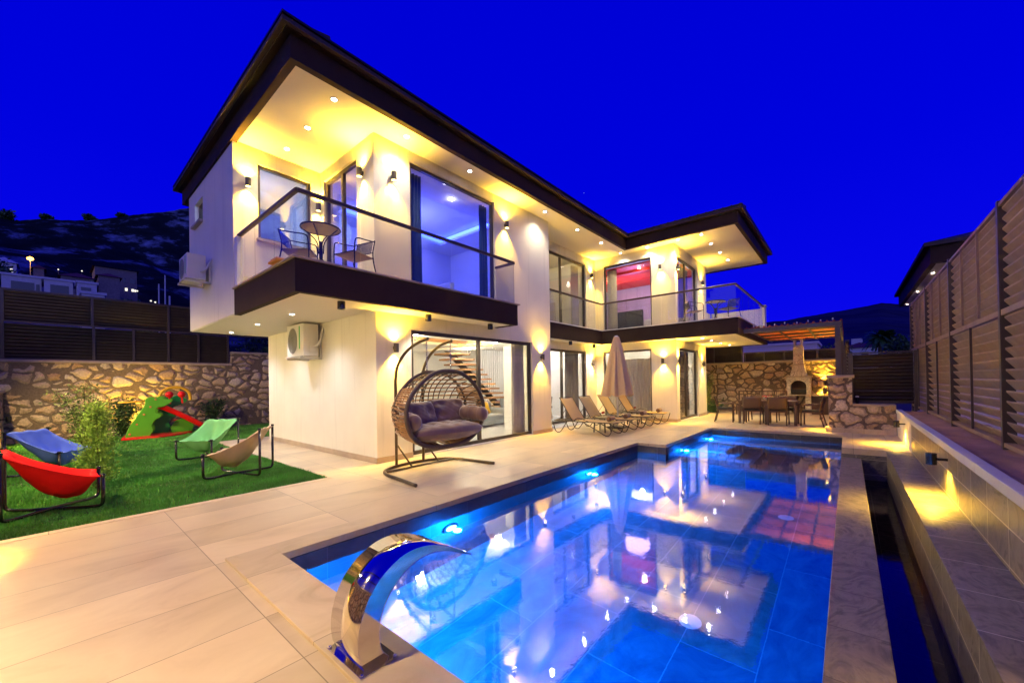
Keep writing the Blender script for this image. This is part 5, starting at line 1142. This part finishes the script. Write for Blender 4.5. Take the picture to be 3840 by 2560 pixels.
pts = [(Y0+0.14, 1.5), (Y0+0.14, 1.15)]+[(1.55-0.26*math.cos(a), 1.15+0.22*math.sin(a)) for a in [PI*k/12 for k in range(13)]]+[(Y1-0.14, 1.15), (Y1-0.14, 1.5)]
for i in range(1, len(pts)-2):
    (a, b), (c, d) = pts[i], pts[i+1]
    if abs(c-a) > 1e-5: mb.prism([(a, b), (c, d), (c, 1.5), (a, 1.5)], 'x', X0, X0+0.2)
mb.box(X0, Y0, 0, X1, Y0+0.18, 0.76); mb.box(X0, Y1-0.1, 0, X1, Y1, 0.76)
mb.build('hearth_body', 'crazy', bq)
B().box(19.75, Y0+0.14, 0.8, 19.95, Y1-0.14, 1.5).build('firebox', mat('sooty brick', (0.14, 0.09, 0.06), 0.9), bq); B().box(19.36, Y0+0.15, 0.86, 19.7, Y1-0.15, 1.0).build('grate', 'dark', bq)
B().box(19.22, 1.1, 0.76, 19.93, 2.0, 0.80).build('hearth_shelf', 'cap', bq, bevel=0.004); B().box(19.24, 1.1, 1.5, 19.93, 2.0, 1.55).build('mantel', 'cap', bq, bevel=0.004)
def taper(mb, z0, z1, a, b):
    k = len(mb.v); mb.v += [(a[0], a[2], z0), (a[1], a[2], z0), (a[1], a[3], z0), (a[0], a[3], z0), (b[0], b[2], z1), (b[1], b[2], z1), (b[1], b[3], z1), (b[0], b[3], z1)]
    mb.f += [(k, k+3, k+2, k+1), (k+4, k+5, k+6, k+7), (k, k+1, k+5, k+4), (k+1, k+2, k+6, k+5), (k+2, k+3, k+7, k+6), (k+3, k, k+4, k+7)]
mb = B(); taper(mb, 1.55, 2.0, (19.3, 19.93, 1.27, 1.83), (19.42, 19.93, 1.37, 1.73)); mb.build('hood', 'crazy', bq)
B().box(19.38, 1.33, 2.0, 19.93, 1.77, 2.03).build('collar', 'cap', bq)
mb = B(); taper(mb, 2.03, 2.80, (19.44, 19.9, 1.38, 1.72), (19.46, 19.86, 1.39, 1.71)); mb.box(19.47, 1.40, 2.80, 19.85, 1.47, 3.03); mb.box(19.47, 1.63, 2.80, 19.85, 1.70, 3.03); mb.build('chimney', 'crazy', bq)
B().box(19.44, 1.37, 3.03, 19.88, 1.73, 3.08).build('chimney_cap', 'cap', bq)
kc = thing('outdoor_counter', 'pale stone kitchen counter between the barbecue and the stone pier', 'counter', (19.5, 0.7, 0))
B().box(19.25, 0.25, 0.74, 19.93, 1.095, 0.79).build('worktop', 'cap', kc, bevel=0.004)
B().box(19.3, 0.25, 0, 19.93, 0.60, 0.739).build('base', 'crazy', kc); B().box(19.6, 0.60, 0.0, 19.93, 1.15, 0.739).build('back_panel', 'rattanf', kc)
pg = thing('pergola', 'grey steel pergola with orange boarding and clay tiles over the barbecue terrace', 'pergola', (16.8, 1.3, 0))
B().box(13.86, 0.14, 1.542, 13.98, 0.26, 2.9).build('post', 'pergola', pg, bevel=0.004); B().box(19.3, 0.1, 0.0, 19.42, 0.22, 2.9).build('post', 'pergola', pg)
B().box(13.84, 0.1, 2.9, 13.98, 2.49, 3.02).build('front_beam', 'pergola', pg)
for k, x in enumerate((15.15, 16.4, 17.65, 18.9)): B().box(x-0.04, 0.2, 2.975, x+0.04, 2.49, 3.016).build('purlin', 'pergola', pg)
for k, y in enumerate((0.14, 0.92, 1.70, 2.42)): B().box(13.99, y-0.03, 2.86 if k in (0,) else 2.985, 19.3, y+0.03, 3.012).build('rafter', 'pergola', pg)
for k, x in enumerate((13.95, 15.1, 16.35, 17.6)):
    B().box(x+0.03, 0.1, 3.02+0.002*k, x+1.24, 2.49, 3.045+0.002*k).build('boarding', 'orange', pg)
mb = B()
for k in range(16):
    y = 0.12+k*0.152; mb.tube([(13.86, y, 3.055), (19.4, y, 3.055)], 0.03, 6)
mb.build('roof_tiles', 'rooftile2', pg)
for k in range(8): 
    y = 0.3+k*0.28; bb = B(); bb.lathe([(0.0001, 0.06), (0.018, 0.04), (0.018, 0.0), (0.0001, -0.01)], (13.95+0.2*(k % 2), y, 3.09), 8); bb.build('festoon_bulb', 'white', pg, smooth=True)
spot('ceiling_spot_lamp', (16.8, 1.3, 2.84), (0, 0, -1), 70, (1.0, 0.72, 0.34), 140, 0.8, 0.05, pg)  # bare fill spot added under the pergola, no lamp body
bl = thing('bollard_light', 'small dark bollard lamp on the low stone wall beside the pier', 'bollard', (13.85, -0.16, 0.77))
B().lathe([(0.035, 0), (0.035, 0.16)], (13.85, -0.18, 0.772), 12).build('stem', 'black', bl); B().lathe([(0.038, 0.165), (0.038, 0.2), (0.0001, 0.21)], (13.85, -0.18, 0.772), 12).build('cap', 'white', bl, smooth=True)

# ---- lawn and grass
mb = B(); mb.grid(lambda u, v: (-0.77+10*u, 6.53+11.47*v, -0.02+0.012*math.sin(u*23)*math.sin(v*31)), 40, 40)
tag(mb.build('lawn', 'grassbase', smooth=True), kind='structure')
def blades(name, m, n, regions, hmin, hmax, w, seed):
    r = np.random.default_rng(seed); areas = np.array([(x1-x0)*(y1-y0)*d for x0, y0, x1, y1, d in regions]); k = r.choice(len(regions), n, p=areas/areas.sum()); R = np.array(regions)[k]
    x = R[:, 0]+(R[:, 2]-R[:, 0])*r.random(n); y = R[:, 1]+(R[:, 3]-R[:, 1])*r.random(n)
    hh = r.uniform(hmin, hmax, n)*(0.75+0.35*np.sin(x*4.1+np.sin(y*3))*np.sin(y*3.3)); a = r.random(n)*6.283; ww = w*(0.7+0.6*r.random(n))*(1+(y-6)*0.09); ln = r.normal(0, 0.35, (n, 2))*hh[:, None]
    v = np.zeros((n, 3, 3)); dx, dy = np.cos(a)*ww/2, np.sin(a)*ww/2
    v[:, 0] = np.stack([x-dx, y-dy, np.full(n, -0.012)], 1); v[:, 1] = np.stack([x+dx, y+dy, np.full(n, -0.012)], 1); v[:, 2] = np.stack([x+ln[:, 0], y+ln[:, 1], hh-0.01], 1)
    me = bpy.data.meshes.new(name); me.vertices.add(n*3); me.vertices.foreach_set('co', v.ravel()); me.loops.add(n*3); me.loops.foreach_set('vertex_index', np.arange(n*3)); me.polygons.add(n); me.polygons.foreach_set('loop_start', np.arange(n)*3); me.polygons.foreach_set('loop_total', np.full(n, 3)); me.update(); me.validate()
    me.materials.append(M[m]); o = bpy.data.objects.new(name, me); COL.objects.link(o); return o
RG = [(-0.74, 6.54, 2.88, 10.0, 3.0), (-0.74, 10.0, 2.88, 13.3, 1.6), (-0.74, 13.3, 8.5, 17.95, 0.8)]
tag(blades('grass', 'blade', 120000, RG, 0.030, 0.062, 0.011, 1), 'short green grass of the lawn', 'grass', kind='stuff')
tag(blades('grass', 'blade2', 3500, RG, 0.04, 0.085, 0.006, 2), 'scattered taller pale grass stalks in the lawn', 'grass', kind='stuff')

# ---- plants
def leafcloud(pts, nrm, size, asp, seed, droop=0.0):
    """leaf quads (rhombi) at points; nrm = preferred long direction"""
    r = np.random.default_rng(seed); n = len(pts); d = np.array(nrm)+r.normal(0, 0.45, (n, 3)); d /= np.linalg.norm(d, axis=1)[:, None]; s = np.cross(d, r.normal(0, 1, (n, 3))); s /= np.linalg.norm(s, axis=1)[:, None]
    L = size*(0.6+0.8*r.random(n))[:, None]; P = np.array(pts); v = np.zeros((n, 4, 3)); v[:, 0] = P; v[:, 1] = P+d*L*0.5+s*L*asp; v[:, 2] = P+d*L; v[:, 3] = P+d*L*0.5-s*L*asp
    mb = B(); mb.v = [tuple(q) for q in v.reshape(-1, 3)]; mb.f = [(4*i, 4*i+1, 4*i+2, 4*i+3) for i in range(n)]; return mb
def nbuild(mb, name, m, par):
    off = world_off(par); me = bpy.data.meshes.new(name); me.from_pydata([(a-off.x, b-off.y, c-off.z) for a, b, c in mb.v], [], mb.f); me.materials.append(M[m]); o = bpy.data.objects.new(name, me); COL.objects.link(o); o.parent = par; return o
def cypress(x, y, h, rad, label, m='leafcy', n=9000, seed=3):
    t = thing('young_cypress', label, 'tree', (x, y, 0)); r = np.random.default_rng(seed)
    B().tube([(x, y, 0), (x+0.01, y, h*0.5), (x, y, h*0.93)], [0.02, 0.012, 0.004], 7).build('trunk', 'bark', t, smooth=True)
    P = []; D = []; nb = 90
    for k in range(nb):
        z0 = 0.02*h+0.86*h*(k/nb)**1.15; a = k*2.4+r.normal(0, .3); R_ = rad*(1-(z0/h)**1.6)*(0.75+0.5*r.random())+0.04; el = 0.75+0.5*(z0/h)+r.normal(0, .15); L = R_/max(0.35, math.cos(min(1.2, el))); dr = np.array([math.cos(a)*math.cos(el), math.sin(a)*math.cos(el), math.sin(el)])
        for j in range(n//nb):
            u = r.random()**0.7; p = np.array([x, y, z0])+dr*L*u+r.normal(0, 0.022+0.02*u, 3)
            if p[2] < h*1.04: P.append(p); D.append(dr+r.normal(0, .5, 3))
    nbuild(leafcloud(P, D, 0.032, 0.22, seed), 'foliage', m, t); return t
def shrub(x, y, h, rad, label, m, n, seed, name='olive_shrub', leaf=0.05, asp=0.22, stems=7, base=0.15, z0=0.0):
    t = thing(name, label, 'shrub', (x, y, z0)); r = np.random.default_rng(seed); st = B(); P = []; D = []
    for k in range(stems):
        a = k*6.283/stems+r.random(); R_ = rad*(0.3+0.8*r.random()); H_ = h*(0.55+0.45*r.random()); top = np.array([x+R_*math.cos(a), y+R_*math.sin(a), z0+H_]); mid = np.array([x+R_*0.35*math.cos(a), y+R_*.35*math.sin(a), z0+H_*.5]); b0 = np.array([x+0.02*math.cos(a), y+0.02*math.sin(a), z0])
        pts = smoothpath([b0, mid, top], 2); st.tube(pts, [0.012*(1-0.75*i/len(pts)) for i in range(len(pts))], 5)
        for j in range(n//stems):
            u = base+(1-base)*r.random()**0.75; p = pts[min(len(pts)-1, int(u*(len(pts)-1)))]; p = np.array(p)+r.normal(0, 0.05+0.22*rad*u, 3)*(1, 1, 0.7); P.append(p); D.append((math.cos(a)*.4+r.normal(0, .4), math.sin(a)*.4+r.normal(0, .4), 0.5))
    st.build('stems', 'bark', t); nbuild(leafcloud(P, D, leaf, asp, seed), 'foliage', m, t); return t
cypress(0.47, 8.75, 1.25, 0.18, 'young feathery cypress on the lawn between the blue chair and the slide')
shrub(0.52, 12.6, 1.62, 0.30, 'taller olive shrub behind the young cypress on the lawn', 'leaf', 4200, 5)
shrub(1.45, 17.3, 1.25, 0.35, 'dark shrub against the stone wall left of the slide', 'leafdk', 2600, 6, leaf=0.07)
shrub(3.7, 17.2, 1.42, 0.28, 'slender shrub against the stone wall right of the slide', 'leafdk', 1300, 8, leaf=0.08)
shrub(18.9, 5.0, 1.85, 0.35, 'yellow lit climbing shrub beside the wing corner and stone wall', 'leaf', 2600, 9, leaf=0.07)
shrub(18.9, 4.6, 0.45, 0.3, 'low green plant at the foot of the wing corner shrub', 'leafdk', 900, 10, leaf=0.1)
shrub(6.6, 20.5, 4.0, 1.3, 'dark tree behind the raised stone wall section beside the villa', 'leafdk', 7000, 12, 'dark_tree', 0.16, 0.2, 12)
def palm(x, y, z, h, label, seed, R_=2.2):
    t = thing('palm_tree', label, 'tree', (x, y, z)); r = np.random.default_rng(seed)
    B().tube([(x, y, z), (x+.1, y+.1, z+h)], [0.28, 0.2], 8).build('trunk', 'bark', t)
    mb = B()
    for k in range(46):
        a = k*2.399; el = 1.25-1.9*(k/46); c, s = math.cos(a), math.sin(a); prev = None
        for j in range(9):
            u = j/8; rr_ = R_*u*math.cos(el*0.7); zz = z+h+R_*(math.sin(el)*u*0.75-0.75*u*u*(0.5+0.5*(k/46))); p = Vector((x+rr_*c, y+rr_*s, zz)); w = 0.42*math.sin(PI*min(1, u*0.9+0.08))
            if prev is not None:
                for sd in (-1, 1):
                    q = Vector((-s, c, -0.5))*w*sd; mb.quad(prev, p, p+q, prev+q*0.8+Vector((0, 0, -0.05)))
            prev = p
    nbuild(mb, 'fronds', 'leafdk', t); return t
palm(81.0, -3.9, 2.0, 5.6, 'palm tree beyond the dark louvre panel in front of the hill', 4, 2.6); palm(83.5, -5.6, 2.0, 4.6, 'lower drooping palm beside the taller palm', 7, 2.2)
shrub(69.6, -5.9, 5.5, 1.6, 'dark round tree next to the neighbour house wall', 'leafdk', 3000, 21, 'dark_tree', 0.35, 0.3, 10, z0=1.2)
shrub(74, 2.4, 3.8, 2.4, 'dark low tree behind the pergola post', 'leafdk', 3000, 23, 'dark_tree', 0.35, 0.3, 10, z0=2.0)
shrub(8.6, 76, 6, 2.6, 'dark round tree among the hillside houses behind the garden fence', 'leafdk', 3500, 25, 'dark_tree', 0.5, 0.3, 10, z0=8.2)
shrub(-7.5, 120, 8, 4.0, 'dark tree at the left edge between hillside houses', 'leafdk', 3500, 26, 'dark_tree', 0.6, 0.3, 10, z0=17)
for k, (x, y, z, h) in enumerate(((-31, 694, 181, 16), (-27, 690, 181, 10), (0, 656, 182, 6), (30, 620, 181, 6), (52, 596, 183, 5))):
    shrub(x, y, h, h*0.55, ('large', 'second', 'third', 'fourth', 'fifth')[k]+' tree silhouette on the hill ridge counting from the left edge', 'leafdk', 700, 40+k, 'ridge_tree', 3.0, 0.3, 8, z0=z-2)

# ---- hillside houses behind the fence (left) and beyond the pergola (right)
def house(label, x0, y0, x1, y1, z0, z1, wm='housefar', roof=None, wins=(), par_name='hillside_house', rh=1.2, over=0.5):
    t = thing(par_name, label, 'house', ((x0+x1)/2, (y0+y1)/2, z0)); B().box(x0, y0, z0, x1, y1, z1).build('wall', wm, t)
    if roof == 'flat': B().box(x0-over, y0-over, z1+0.002, x1+over, y1+over, z1+0.35).build('roof', wm, t)
    elif roof:
        mb = B(); hip(mb, x0-over, y0-over, x1+over, y1+over, z1+0.002, rh/min(x1-x0+2*over, y1-y0+2*over)*2); mb.build('roof', roof, t)
    for w in wins:
        a, b, c, d = w[:4]; mt = w[4] if len(w) > 4 else 'glassfar'; B().box(a, y0-0.06, c, b, y0-0.005, d).build('window', mt, t)
    return t
# facades here face the camera (towards -y)
house('long white terraced house just above the garden fence at the far left', -4.9, 110, -0.6, 118, 10, 21.1, roof='flat', wins=((-3.9, -1.4, 17.8, 20.2), (-1.2, -0.8, 17.8, 20.0)), over=0.25)
house('second white terraced house with wide dark windows above the fence', -0.3, 107, 3.0, 115, 10, 20.6, roof='flat', wins=((0.4, 2.5, 17.6, 19.8),), over=0.25)
house('smaller white terraced house at the right end of the row above the fence', 3.4, 103, 5.7, 110, 10, 20.0, roof='flat', wins=((3.8, 5.0, 17.6, 19.3),), over=0.2)
house('low white flat roofed building just behind the garden fence', 3.1, 82, 5.3, 86, 8, 14.8, roof='flat', over=0.2)
house('white house with lit windows at the upper left edge of the hillside', -11.5, 213, -6.4, 222, 30, 43.5, 'housefar', 'housefar', wins=((-10.6, -9.6, 40.4, 42.3), (-9, -8.2, 40.4, 42.3), (-7.7, -7.2, 40.5, 41.6, 'farlit')), rh=2.2)
house('small house beside the orange street lamp on the hillside', -2.6, 189, -0.5, 196, 28, 38.3, 'housegrey', 'roofred', rh=1.2)
house('blue roofed white house below the street lamp', -6.3, 163, -2.4, 172, 22, 30.0, 'housefar', 'housefar', rh=1.6)
house('red roofed house with pale gable in the middle of the hillside', 2.1, 142, 7.4, 150, 18, 28.2, 'housegrey', 'roofred', wins=((6.7, 7.2, 26, 28),), rh=1.6)
house('long dark house with flat top high on the hillside', 8.3, 156, 16.4, 166, 22, 34.6, 'housegrey', 'flatdark' if False else 'roofred', wins=((13.6, 14.1, 31, 32.4), (15.0, 16.1, 31, 32.4), (14.0, 14.5, 28.8, 29.6, 'farlit'), (15.3, 15.8, 28.8, 29.5, 'farlit'), (15.9, 16.2, 28.8, 29.4, 'farlit')), rh=0.7)
house('red roofed house in front of the long dark house', 8.2, 143, 11.9, 150, 18, 29.6, 'housegrey', 'roofred', rh=1.2)
house('low lilac flat roofed building behind the pergola and chimney', 67.5, 3.2, 76, 12.4, 1, 6.1, 'lilac' if False else 'neigh', roof='flat', over=0.2)
house('white hotel like building with stepped tower on the far right', 143, -4.6, 152, -0.1, 2, 9.7, 'housefar', 'roofred', rh=1.4)
B().box(144, -3.3, 9.7, 150, -0.9, 12.0).build('tower', 'housefar', [o for o in COL.objects if o.name.startswith('hillside_house')][-1])
house('long white bungalow with red roof behind the palm', 116, -5.2, 124, 0.9, 1, 7.9, 'housefar', 'roofred', rh=1.4)
house('white box shaped house between the palm and the neighbour house', 95.5, -7.6, 100, -6.1, 1, 7.05, 'housefar', 'flat', over=0.1)
for q in (((143-0.08, -2.9, 7.2, 143-0.01, -2.2, 8.8)), (116-0.08, -0.9, 4.6, 116-0.01, -0.2, 7.0), (116-0.08, -3.6, 4.8, 116-0.01, -2.4, 6.9)):
    B().box(*q).build('window', 'glassfar', [o for o in COL.objects if o.name.startswith('hillside_house')][-3 if q[0] > 140 else -2])
slp = thing('street_lamp', 'orange glowing street lamp on the hillside', 'street lamp', (-2.9, 175.7, 30)); B().lathe([(0.1, 30), (0.06, 38)], (-2.9, 175.7, 0), 6).build('pole', 'housegrey', slp)
B().lathe([(0.0001, 0.6), (0.6, 0.25), (0.6, -0.25), (0.0001, -0.6)], (-2.9, 175.7, 38.1), 10).build('lamp_head', 'street', slp, smooth=True); point('street_lamp_light', (-2.9, 174.5, 38.0), 2500, (1, .5, .12), 0.3, slp)
for k, (x, y, z, h, lb) in enumerate(((11.5, 80, 8, 10.6, 'tall pale utility pole near the villa wall behind the fence'), (10.9, 80.8, 8, 9.3, 'shorter utility pole left of the tall one behind the fence'), (9.0, 60, 6, 6.0, 'short thin pole just above the fence'))):
    t = thing('utility_pole', lb, 'pole', (x, y, z)); B().lathe([(0.10, 0), (0.08, h)], (x, y, z), 8).build('pole', 'housefar', t)
for k, (x, y, z) in enumerate(((6.3, 165, 34.5), (2.1, 172, 35.4), (13.5, 128, 24.2), (14.6, 118, 20.6), (15.3, 118, 20.4))):
    t = thing('hillside_lamp', ('small white lamp above the middle roofs of the hillside', 'small white lamp right of the orange street lamp', 'small white lamp below the long dark house', 'left one of two small lamps near the villa wall on the hillside', 'right one of two small lamps near the villa wall on the hillside')[k], 'lamp', (x, y, z))
    B().lathe([(0.0001, 0.2), (0.2, 0), (0.0001, -0.2)], (x, y, z), 8).build('globe', 'farlit', t); B().lathe([(0.05, -5), (0.04, -0.2)], (x, y, z), 6).build('pole', 'housegrey', t)

# ---- curtains and furniture seen through the glass
def curtain(label, axis, c, a0, a1, z0, z1, m, folds=9, amp=0.03, flare=0.0):
    t = B(); n = folds*8
    def f(u, v):
        p = a0+(a1-a0)*u; off = amp*math.sin(u*folds*2*PI)+0.01*math.sin(u*31+v*4); p += flare*(1-v)*(u-0.3); z = z0+(z1-z0)*v
        return (p, c+off, z) if axis == 'x' else (c+off, p, z)
    t.grid(f, n, 8); o = t.build('curtain', m, None, smooth=True, solid=0.004); return tag(o, label, 'curtain', 'curtains inside the villa windows')
curtain('navy blue curtain at the left side of the bedroom window', 'x', 7.13, 4.80, 5.22, 3.42, 6.0, 'navy', 5); curtain('navy blue curtain at the right side of the bedroom window', 'x', 7.13, 6.98, 7.24, 3.42, 6.0, 'navy', 3)
curtain('pale curtain at the right end of the big living room door', 'x', 7.14, 8.15, 8.66, 0.05, 2.58, 'sheer', 8); curtain('grey curtain gathered at the right of the second sliding door', 'x', 8.06, 12.2, 13.1, 0.05, 2.6, 'greycurt', 10)
curtain('pleated cream curtain inside the wing ground floor window', 'y', 14.3, 5.55, 7.35, 0.05, 2.3, 'sheer', 16, 0.035); curtain('cream curtain at the left of the red ceilinged window', 'y', 14.3, 6.95, 7.36, 3.42, 5.9, 'sheer', 6)
curtain('grey curtain inside the ground floor wing sliding door', 'x', 4.95, 15.3, 16.4, 0.05, 2.6, 'greycurt', 9); curtain('brown curtain inside the upper wing terrace door', 'x', 4.95, 15.5, 16.5, 3.42, 5.85, 'greycurt', 8); curtain('beige curtain inside the upper landing door', 'x', 8.06, 12.7, 13.2, 3.42, 5.9, 'sheer', 6)
stc = thing('staircase', 'open staircase of oak treads on a dark steel stringer inside the living room', 'staircase', (10.3, 10.8, 0.03))
B().beam((8.85, 10.8, 2.72), (11.5, 10.8, 0.55), 0.06, 0.22).build('stringer', 'frame', stc)
for k in range(12):
    u = k/11; x = 9.15+2.35*u; z = 2.50-1.95*u; B().box(x-0.45, 10.35, z-0.03, x-0.45+0.9, 11.25, z+0.03).build('tread', 'oak', stc)
sw_ = thing('slatted_screen', 'screen of vertical white slats behind the staircase', 'screen', (12.2, 11.6, 0.03))
for k in range(18): B().box(11.2+k*0.13, 11.6, 0.035, 11.25+k*0.13, 11.66, 2.86).build('slat', 'inner', sw_)
ind = thing('indoor_table', 'wooden dining table inside the living room', 'table', (11.9, 10.0, 0.03)); B().box(11.3, 9.5, 0.74, 12.7, 10.3, 0.78).build('table_top', 'oak', ind)
for x in (11.38, 12.62):
    for y in (9.58, 10.22): B().beam((x, y, 0.74), (x, y, 0.03), 0.06, 0.06).build('leg', 'oak', ind)
def soft_chair(x, y, rz, label, first=None):
    if first: return copy_tree(first, (x, y, 0.03), rz, label)
    t = thing('indoor_chair', label, 'chair', (0, 0, 0), 'grey upholstered chairs at the indoor table')
    B().box(-0.24, -0.24, 0.42, 0.24, 0.24, 0.50).build('seat', 'greysofa', t, bevel=0.02); mb = B(); mb.grid(lambda u, v: (-0.25+0.5*u, 0.24-0.12*abs(2*u-1)**2+0.08*v, 0.46+0.40*v), 8, 5); mb.build('backrest', 'greysofa', t, smooth=True, solid=0.05)
    for a in (-1, 1):
        for b in (-1, 1): B().beam((a*0.17, b*0.17, 0.42), (a*0.23, b*0.23, 0), 0.025, 0.025).build('leg', 'oak', t)
    t.location = (x, y, 0.03); t.rotation_euler = (0, 0, rz); return t
s0 = soft_chair(11.0, 9.8, PI/2, 'grey indoor chair at the left end of the indoor table'); soft_chair(11.7, 9.2, PI, 'grey indoor chair on the near side of the indoor table', s0); soft_chair(12.4, 9.2, PI, 'second grey indoor chair on the near side of the indoor table', s0); soft_chair(11.9, 10.6, 0, 'grey indoor chair on the far side of the indoor table', s0)
so = thing('sofa', 'grey sofa with rounded arm inside the living room', 'sofa', (9.3, 9.4, 0.03))
B().box(8.5, 9.1, 0.08, 10.1, 9.95, 0.42).build('seat', 'greysofa', so, bevel=0.05); B().box(8.5, 9.80, 0.42, 10.1, 10.02, 0.82).build('backrest', 'greysofa', so, bevel=0.06); B().box(9.95, 9.05, 0.08, 10.17, 9.95, 0.62).build('armrest', 'greysofa', so, bevel=0.07)
cushion('cushion', (9.6, 9.7, 0.62), 0.45, 0.42, 0.16, so, 'pyellow', (1, 1), 1.2)
so2 = thing('sofa', 'dark green sofa at the left side of the living room', 'sofa', (6.2, 9.3, 0.03)); gs = mat('dark green velvet', (0.02, 0.10, 0.08), 0.7)
B().box(5.5, 9.0, 0.08, 7.3, 9.8, 0.42).build('seat', gs, so2, bevel=0.05); B().box(5.5, 9.7, 0.42, 7.3, 9.92, 0.85).build('backrest', gs, so2, bevel=0.05)
bd = thing('bed', 'bed with navy cover and cushions in the blue lit bedroom', 'bed', (6.6, 9.0, 3.37)); B().box(5.4, 8.3, 3.37, 7.2, 10.3, 3.78).build('mattress', 'navy', bd, bevel=0.05); B().box(7.0, 8.3, 3.4, 7.15, 10.3, 4.25).build('headboard', 'white', bd, bevel=0.02)
cushion('cushion', (6.75, 8.8, 3.98), 0.5, 0.45, 0.16, bd, 'navy', (1, 1), 1.1); cushion('cushion', (6.85, 9.4, 3.98), 0.5, 0.45, 0.16, bd, 'linen', (1, 1), 1.1)
b3 = thing('bed', 'dark bed with white linen in the red ceilinged bedroom', 'bed', (15.2, 6.0, 3.37)); B().box(14.6, 5.2, 3.37, 16.5, 7.0, 3.8).build('mattress', 'linen', b3, bevel=0.05); B().box(14.5, 6.0, 3.37, 14.6, 7.1, 4.2).build('headboard', 'bed', b3, bevel=0.04); B().box(15.4, 5.19, 3.39, 16.4, 7.01, 3.84).build('cover', 'bed', b3, bevel=0.03)
pl_ = thing('pendant_lamp', 'small hanging pendant lamp in the upper landing', 'pendant lamp', (11.1, 9.0, 5.0)); B().lathe([(0.006, 0.15), (0.006, 1.2)], (11.1, 9.0, 5.0), 6).build('cord', 'black', pl_); B().lathe([(0.0001, -0.06), (0.06, 0), (0.0001, 0.15)], (11.1, 9.0, 5.0), 12).build('bulb', 'lens', pl_, smooth=True)
pc = thing('wall_picture', 'pale framed canvas on the upper landing wall', 'picture', (12.6, 10.5, 4.5)); B().box(13.56, 9.4, 3.9, 13.598, 10.6, 4.8).build('canvas', 'sheer', pc); 

oc = thing('folded_cloth', 'small orange and pink folded cloth on the corner edge of the left balcony', 'cloth', (2.25, 6.75, 3.39))
B().box(2.2, 6.58, 3.393, 2.34, 6.95, 3.43).build('fold', mat('orange cotton', (0.62, 0.27, 0.06), 0.9, bump=0.5, bscale=12), oc, bevel=0.012); B().box(2.21, 6.62, 3.431, 2.33, 6.88, 3.455).build('top_fold', mat('pink cotton', (0.5, 0.25, 0.25), 0.9, bump=0.5, bscale=12), oc, bevel=0.01)
